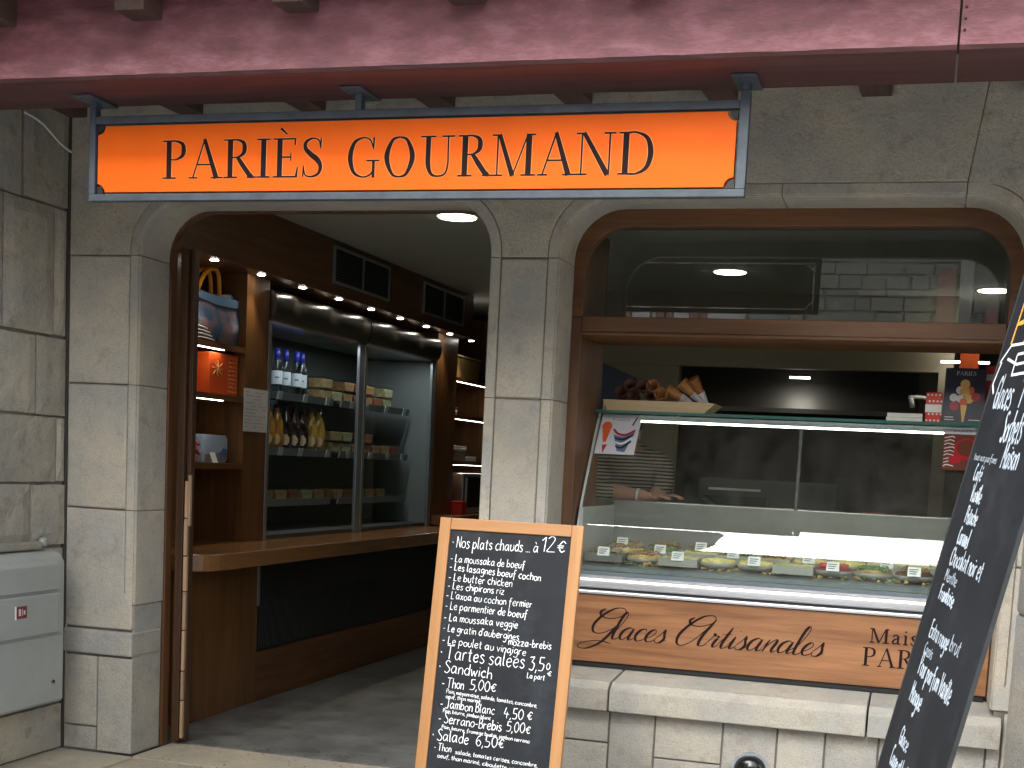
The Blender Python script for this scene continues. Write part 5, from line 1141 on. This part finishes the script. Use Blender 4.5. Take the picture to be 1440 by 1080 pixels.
# ------------------------------------------------------------------ person bending behind the case
def person():
    t = thing('person', 'person in a striped sweater bending over behind the left of the display case', 'person', (-1.62, 1.75, 0))
    V = []; E = []; Rd = []
    def ad(p, r_, par=None):
        V.append(p); Rd.append(r_ if isinstance(r_, tuple) else (r_, r_))
        if par is not None: E.append((par, len(V)-1))
        return len(V)-1
    pel = ad((-1.60, 2.02, 1.06), (.17, .13)); wa = ad((-1.60, 1.92, 1.25), (.15, .115), pel); ch = ad((-1.60, 1.76, 1.50), (.175, .12), wa); ne0 = ad((-1.60, 1.64, 1.66), (.12, .085), ch)
    ne = ad((-1.61, 1.56, 1.72), .058, ne0); hd0 = ad((-1.62, 1.48, 1.765), (.07, .075), ne); hd1 = ad((-1.62, 1.42, 1.79), (.083, .095), hd0); ad((-1.62, 1.37, 1.80), (.062, .07), hd1)
    # camera-right arm: elbow out, forearm laid along the counter towards +x
    s1 = ad((-1.42, 1.68, 1.62), .075, ne0); e1 = ad((-1.40, 1.55, 1.50), .058, s1)
    s1b = ad((-1.50, 1.50, 1.475), .050, e1) if False else e1
    w1 = ad((-1.42, 1.38, 1.462), .040, e1)
    # near arm: down to the counter then forearm to the right
    s2 = ad((-1.78, 1.68, 1.62), .078, ne0); e2 = ad((-1.76, 1.42, 1.47), .056, s2); f2_ = ad((-1.60, 1.33, 1.462), .045, e2); w2 = ad((-1.46, 1.30, 1.456), .030, f2_)
    def handv(w, base, dirx):
        pm_ = ad((base[0]+dirx*.035, base[1], base[2]), (.030, .018), w); k2 = ad((base[0]+dirx*.075, base[1], base[2]-.002), (.034, .014), pm_)
        for i, (dy, L) in enumerate(((-.028, .062), (-.010, .074), (.009, .070), (.027, .055))):
            a = ad((base[0]+dirx*(.078+L*.35), base[1]+dy*1.1, base[2]+.004), .0085, k2); b = ad((base[0]+dirx*(.078+L*.7), base[1]+dy*1.25, base[2]-.003), .0078, a); ad((base[0]+dirx*(.078+L), base[1]+dy*1.35, base[2]-.014), .0065, b)
        a = ad((base[0]+dirx*.05, base[1]-.04, base[2]-.004), .0100, pm_); ad((base[0]+dirx*.085, base[1]-.058, base[2]-.010), .0080, a)
    handv(w2, (-1.46, 1.30, 1.454), 1)
    handv(w1, (-1.40, 1.37, 1.458), 1)
    for sx_ in (-1, 1):
        hp_ = ad((-1.60+sx_*.10, 2.04, .96), (.105, .11), pel); kn = ad((-1.60+sx_*.11, 1.98, .52), .068, hp_); an = ad((-1.60+sx_*.11, 2.02, .09), .046, kn); ad((-1.60+sx_*.12, 1.86, .04), (.045, .035), an)
    me = bpy.data.meshes.new('body'); me.from_pydata([(v[0]+1.62, v[1]-1.75, v[2]) for v in V], E, []); me.update()
    o = bpy.data.objects.new('body', me); COL.objects.link(o)
    o.modifiers.new('s', 'SKIN'); me.attributes
    for i, sv in enumerate(me.skin_vertices[0].data): sv.radius = Rd[i]; sv.use_root = (i == 0)
    ss = o.modifiers.new('u', 'SUBSURF'); ss.levels = 2; ss.render_levels = 2
    dg = bpy.context.evaluated_depsgraph_get(); ev = o.evaluated_get(dg); m2 = bpy.data.meshes.new_from_object(ev); bpy.data.objects.remove(o); m2.name = 'body'
    SK = plain('skin', (.42,.22,.15), .5, var=.08); JEA = plain('dark_trousers', (.03,.035,.06), .8)
    SH, n, l, b = newmat('striped_knit'); tc = n.new('ShaderNodeTexCoord'); wv = n.new('ShaderNodeTexWave'); wv.bands_direction = 'Z'; wv.inputs['Scale'].default_value = 16; wv.inputs['Distortion'].default_value = 1.2; wv.inputs['Detail Scale'].default_value = .6
    l.new(tc.outputs['Object'], wv.inputs['Vector']); rp_ = n.new('ShaderNodeValToRGB'); rp_.color_ramp.elements[0].position = .35; rp_.color_ramp.elements[0].color = (.035,.035,.06,1); rp_.color_ramp.elements[1].position = .5; rp_.color_ramp.elements[1].color = (.40,.34,.25,1)
    l.new(wv.outputs['Fac'], rp_.inputs[0]); l.new(rp_.outputs[0], b.inputs['Base Color']); b.inputs['Roughness'].default_value = .9
    m2.materials.clear(); [m2.materials.append(q) for q in (SH, SK, JEA)]
    for p in m2.polygons:
        c = p.center; x, y, z = c.x-1.62, c.y+1.75, c.z; p.use_smooth = True
        p.material_index = 2 if z < 1.08 else (1 if (y < 1.575 and z > 1.69) or (z < 1.52 and x > -1.64 and y < 1.40) or (z < 1.49 and y < 1.42 and x > -1.44) else 0)
    bo = bpy.data.objects.new('body', m2); COL.objects.link(bo); bo.parent = t
    HR = plain('dark_hair', (.03,.018,.012), .6, var=.3, scale=60, bump=.6)
    MB().blob((-1.62, 1.445, 1.83), .098, .11, .085, 16, 10, .03).build('hair', HR, t, smooth=True)
    fc = MB(); fc.blob((-1.62, 1.335, 1.775), .012, .02, .022); fc.blob((-1.708, 1.44, 1.79), .01, .018, .028); fc.blob((-1.532, 1.44, 1.79), .01, .018, .028); fc.build('nose_and_ears', SK, t, smooth=True)
    ey = MB(); ey.blob((-1.65, 1.335, 1.80), .011, .007, .006); ey.blob((-1.59, 1.335, 1.80), .011, .007, .006); ey.build('eyes', BLACK, t, smooth=True)
    MB().blob((-1.62, 1.345, 1.745), .022, .007, .006).build('mouth', plain('lips', (.35,.1,.09), .5), t, smooth=True)
    MB().tube([(-1.500, 1.306, 1.458), (-1.488, 1.305, 1.457)], .036, 12).build('bracelet', PG, t, smooth=True)
person()

# ------------------------------------------------------------------ across the street (seen only mirrored in the glass)
op = thing('facing_house', 'stone house across the street seen mirrored in the transom glass', 'house', (0, -13, 0))
CR0 = plain('facing_render', (.42,.39,.33), .9, var=.2)
FS = stone('facing_house_stone', (.38,.38,.36), spk=.1, bump=1, bscale=8, vary=.25, stain=(.25,.24,.22))
box('wall', plain('facing_joint', (.29,.285,.27), .9, var=.4), op, -1.7, 14, -14, -12.4, -.12, 5.6)
stb = MB()
z = .0; k = 0
while z < 5.5:
    h = random.uniform(.10, .21); x = -1.68
    while x < 4:
        w_ = random.uniform(.16, .5); q_ = random.uniform(.004, .02); stb.box(x+q_, min(x+w_, 4)-q_, -12.42, -12.36+random.uniform(-.03, .03), z+q_+random.uniform(-.004,.012), z+h-q_); x += w_
    z += h; k += 1
stb.build('stone_facing', FS, op, kind='stuff')
box('plinth_wall', CR0, op, -14, -3.2, -14, -13.0, -.12, 12.5); box('plinth_wall', CR0, op, -3.2, -1.72, -14, -13.0, -.12, 5.6)
GS = plain('grey_shutter', (.36,.41,.46), .6); CR = plain('cream_wall', (.6,.52,.42), .8)
for xa_, xb_, m in ((800, 846, WHITE), (849, 873, ROSEW), (875, 894, ROSEW), (896, 921, WHITE), (924, 930, CR), (931, 942, ROSEW), (944, 954, ROSEW), (955, 976, WHITE), (978, 990, ROSEW), (992, 1001, ROSEW), (1002, 1054, WHITE), (1060, 1112, GS), (1114, 1132, CR)):
    box('facade_bay', m, op, -4.65+(xa_-850)*.0102, -4.65+(xb_-850)*.0102, -12.99, -12.90, 3.0, 5.5)
box('drainpipe', plain('pale_pipe', (.4,.38,.36), .6), op, .25, .42, -12.36, -12.2, -.12, 5.6)
box('window', ROSEW, op, -.02, .2, -12.365, -12.3, 2.4, 4.4); box('window', ROSEW, op, .6, .95, -12.365, -12.3, 2.6, 3.9)
rf = MB().prism([(-14.5, 5.6), (-11.6, 5.6), (-11.6, 5.7), (-14.5, 6.6)], -3.15, 15, 'x').build('roof', plain('terracotta', (.25,.09,.05), .8, var=.3), op)

op.scale = (1.045, 1, 1.02)
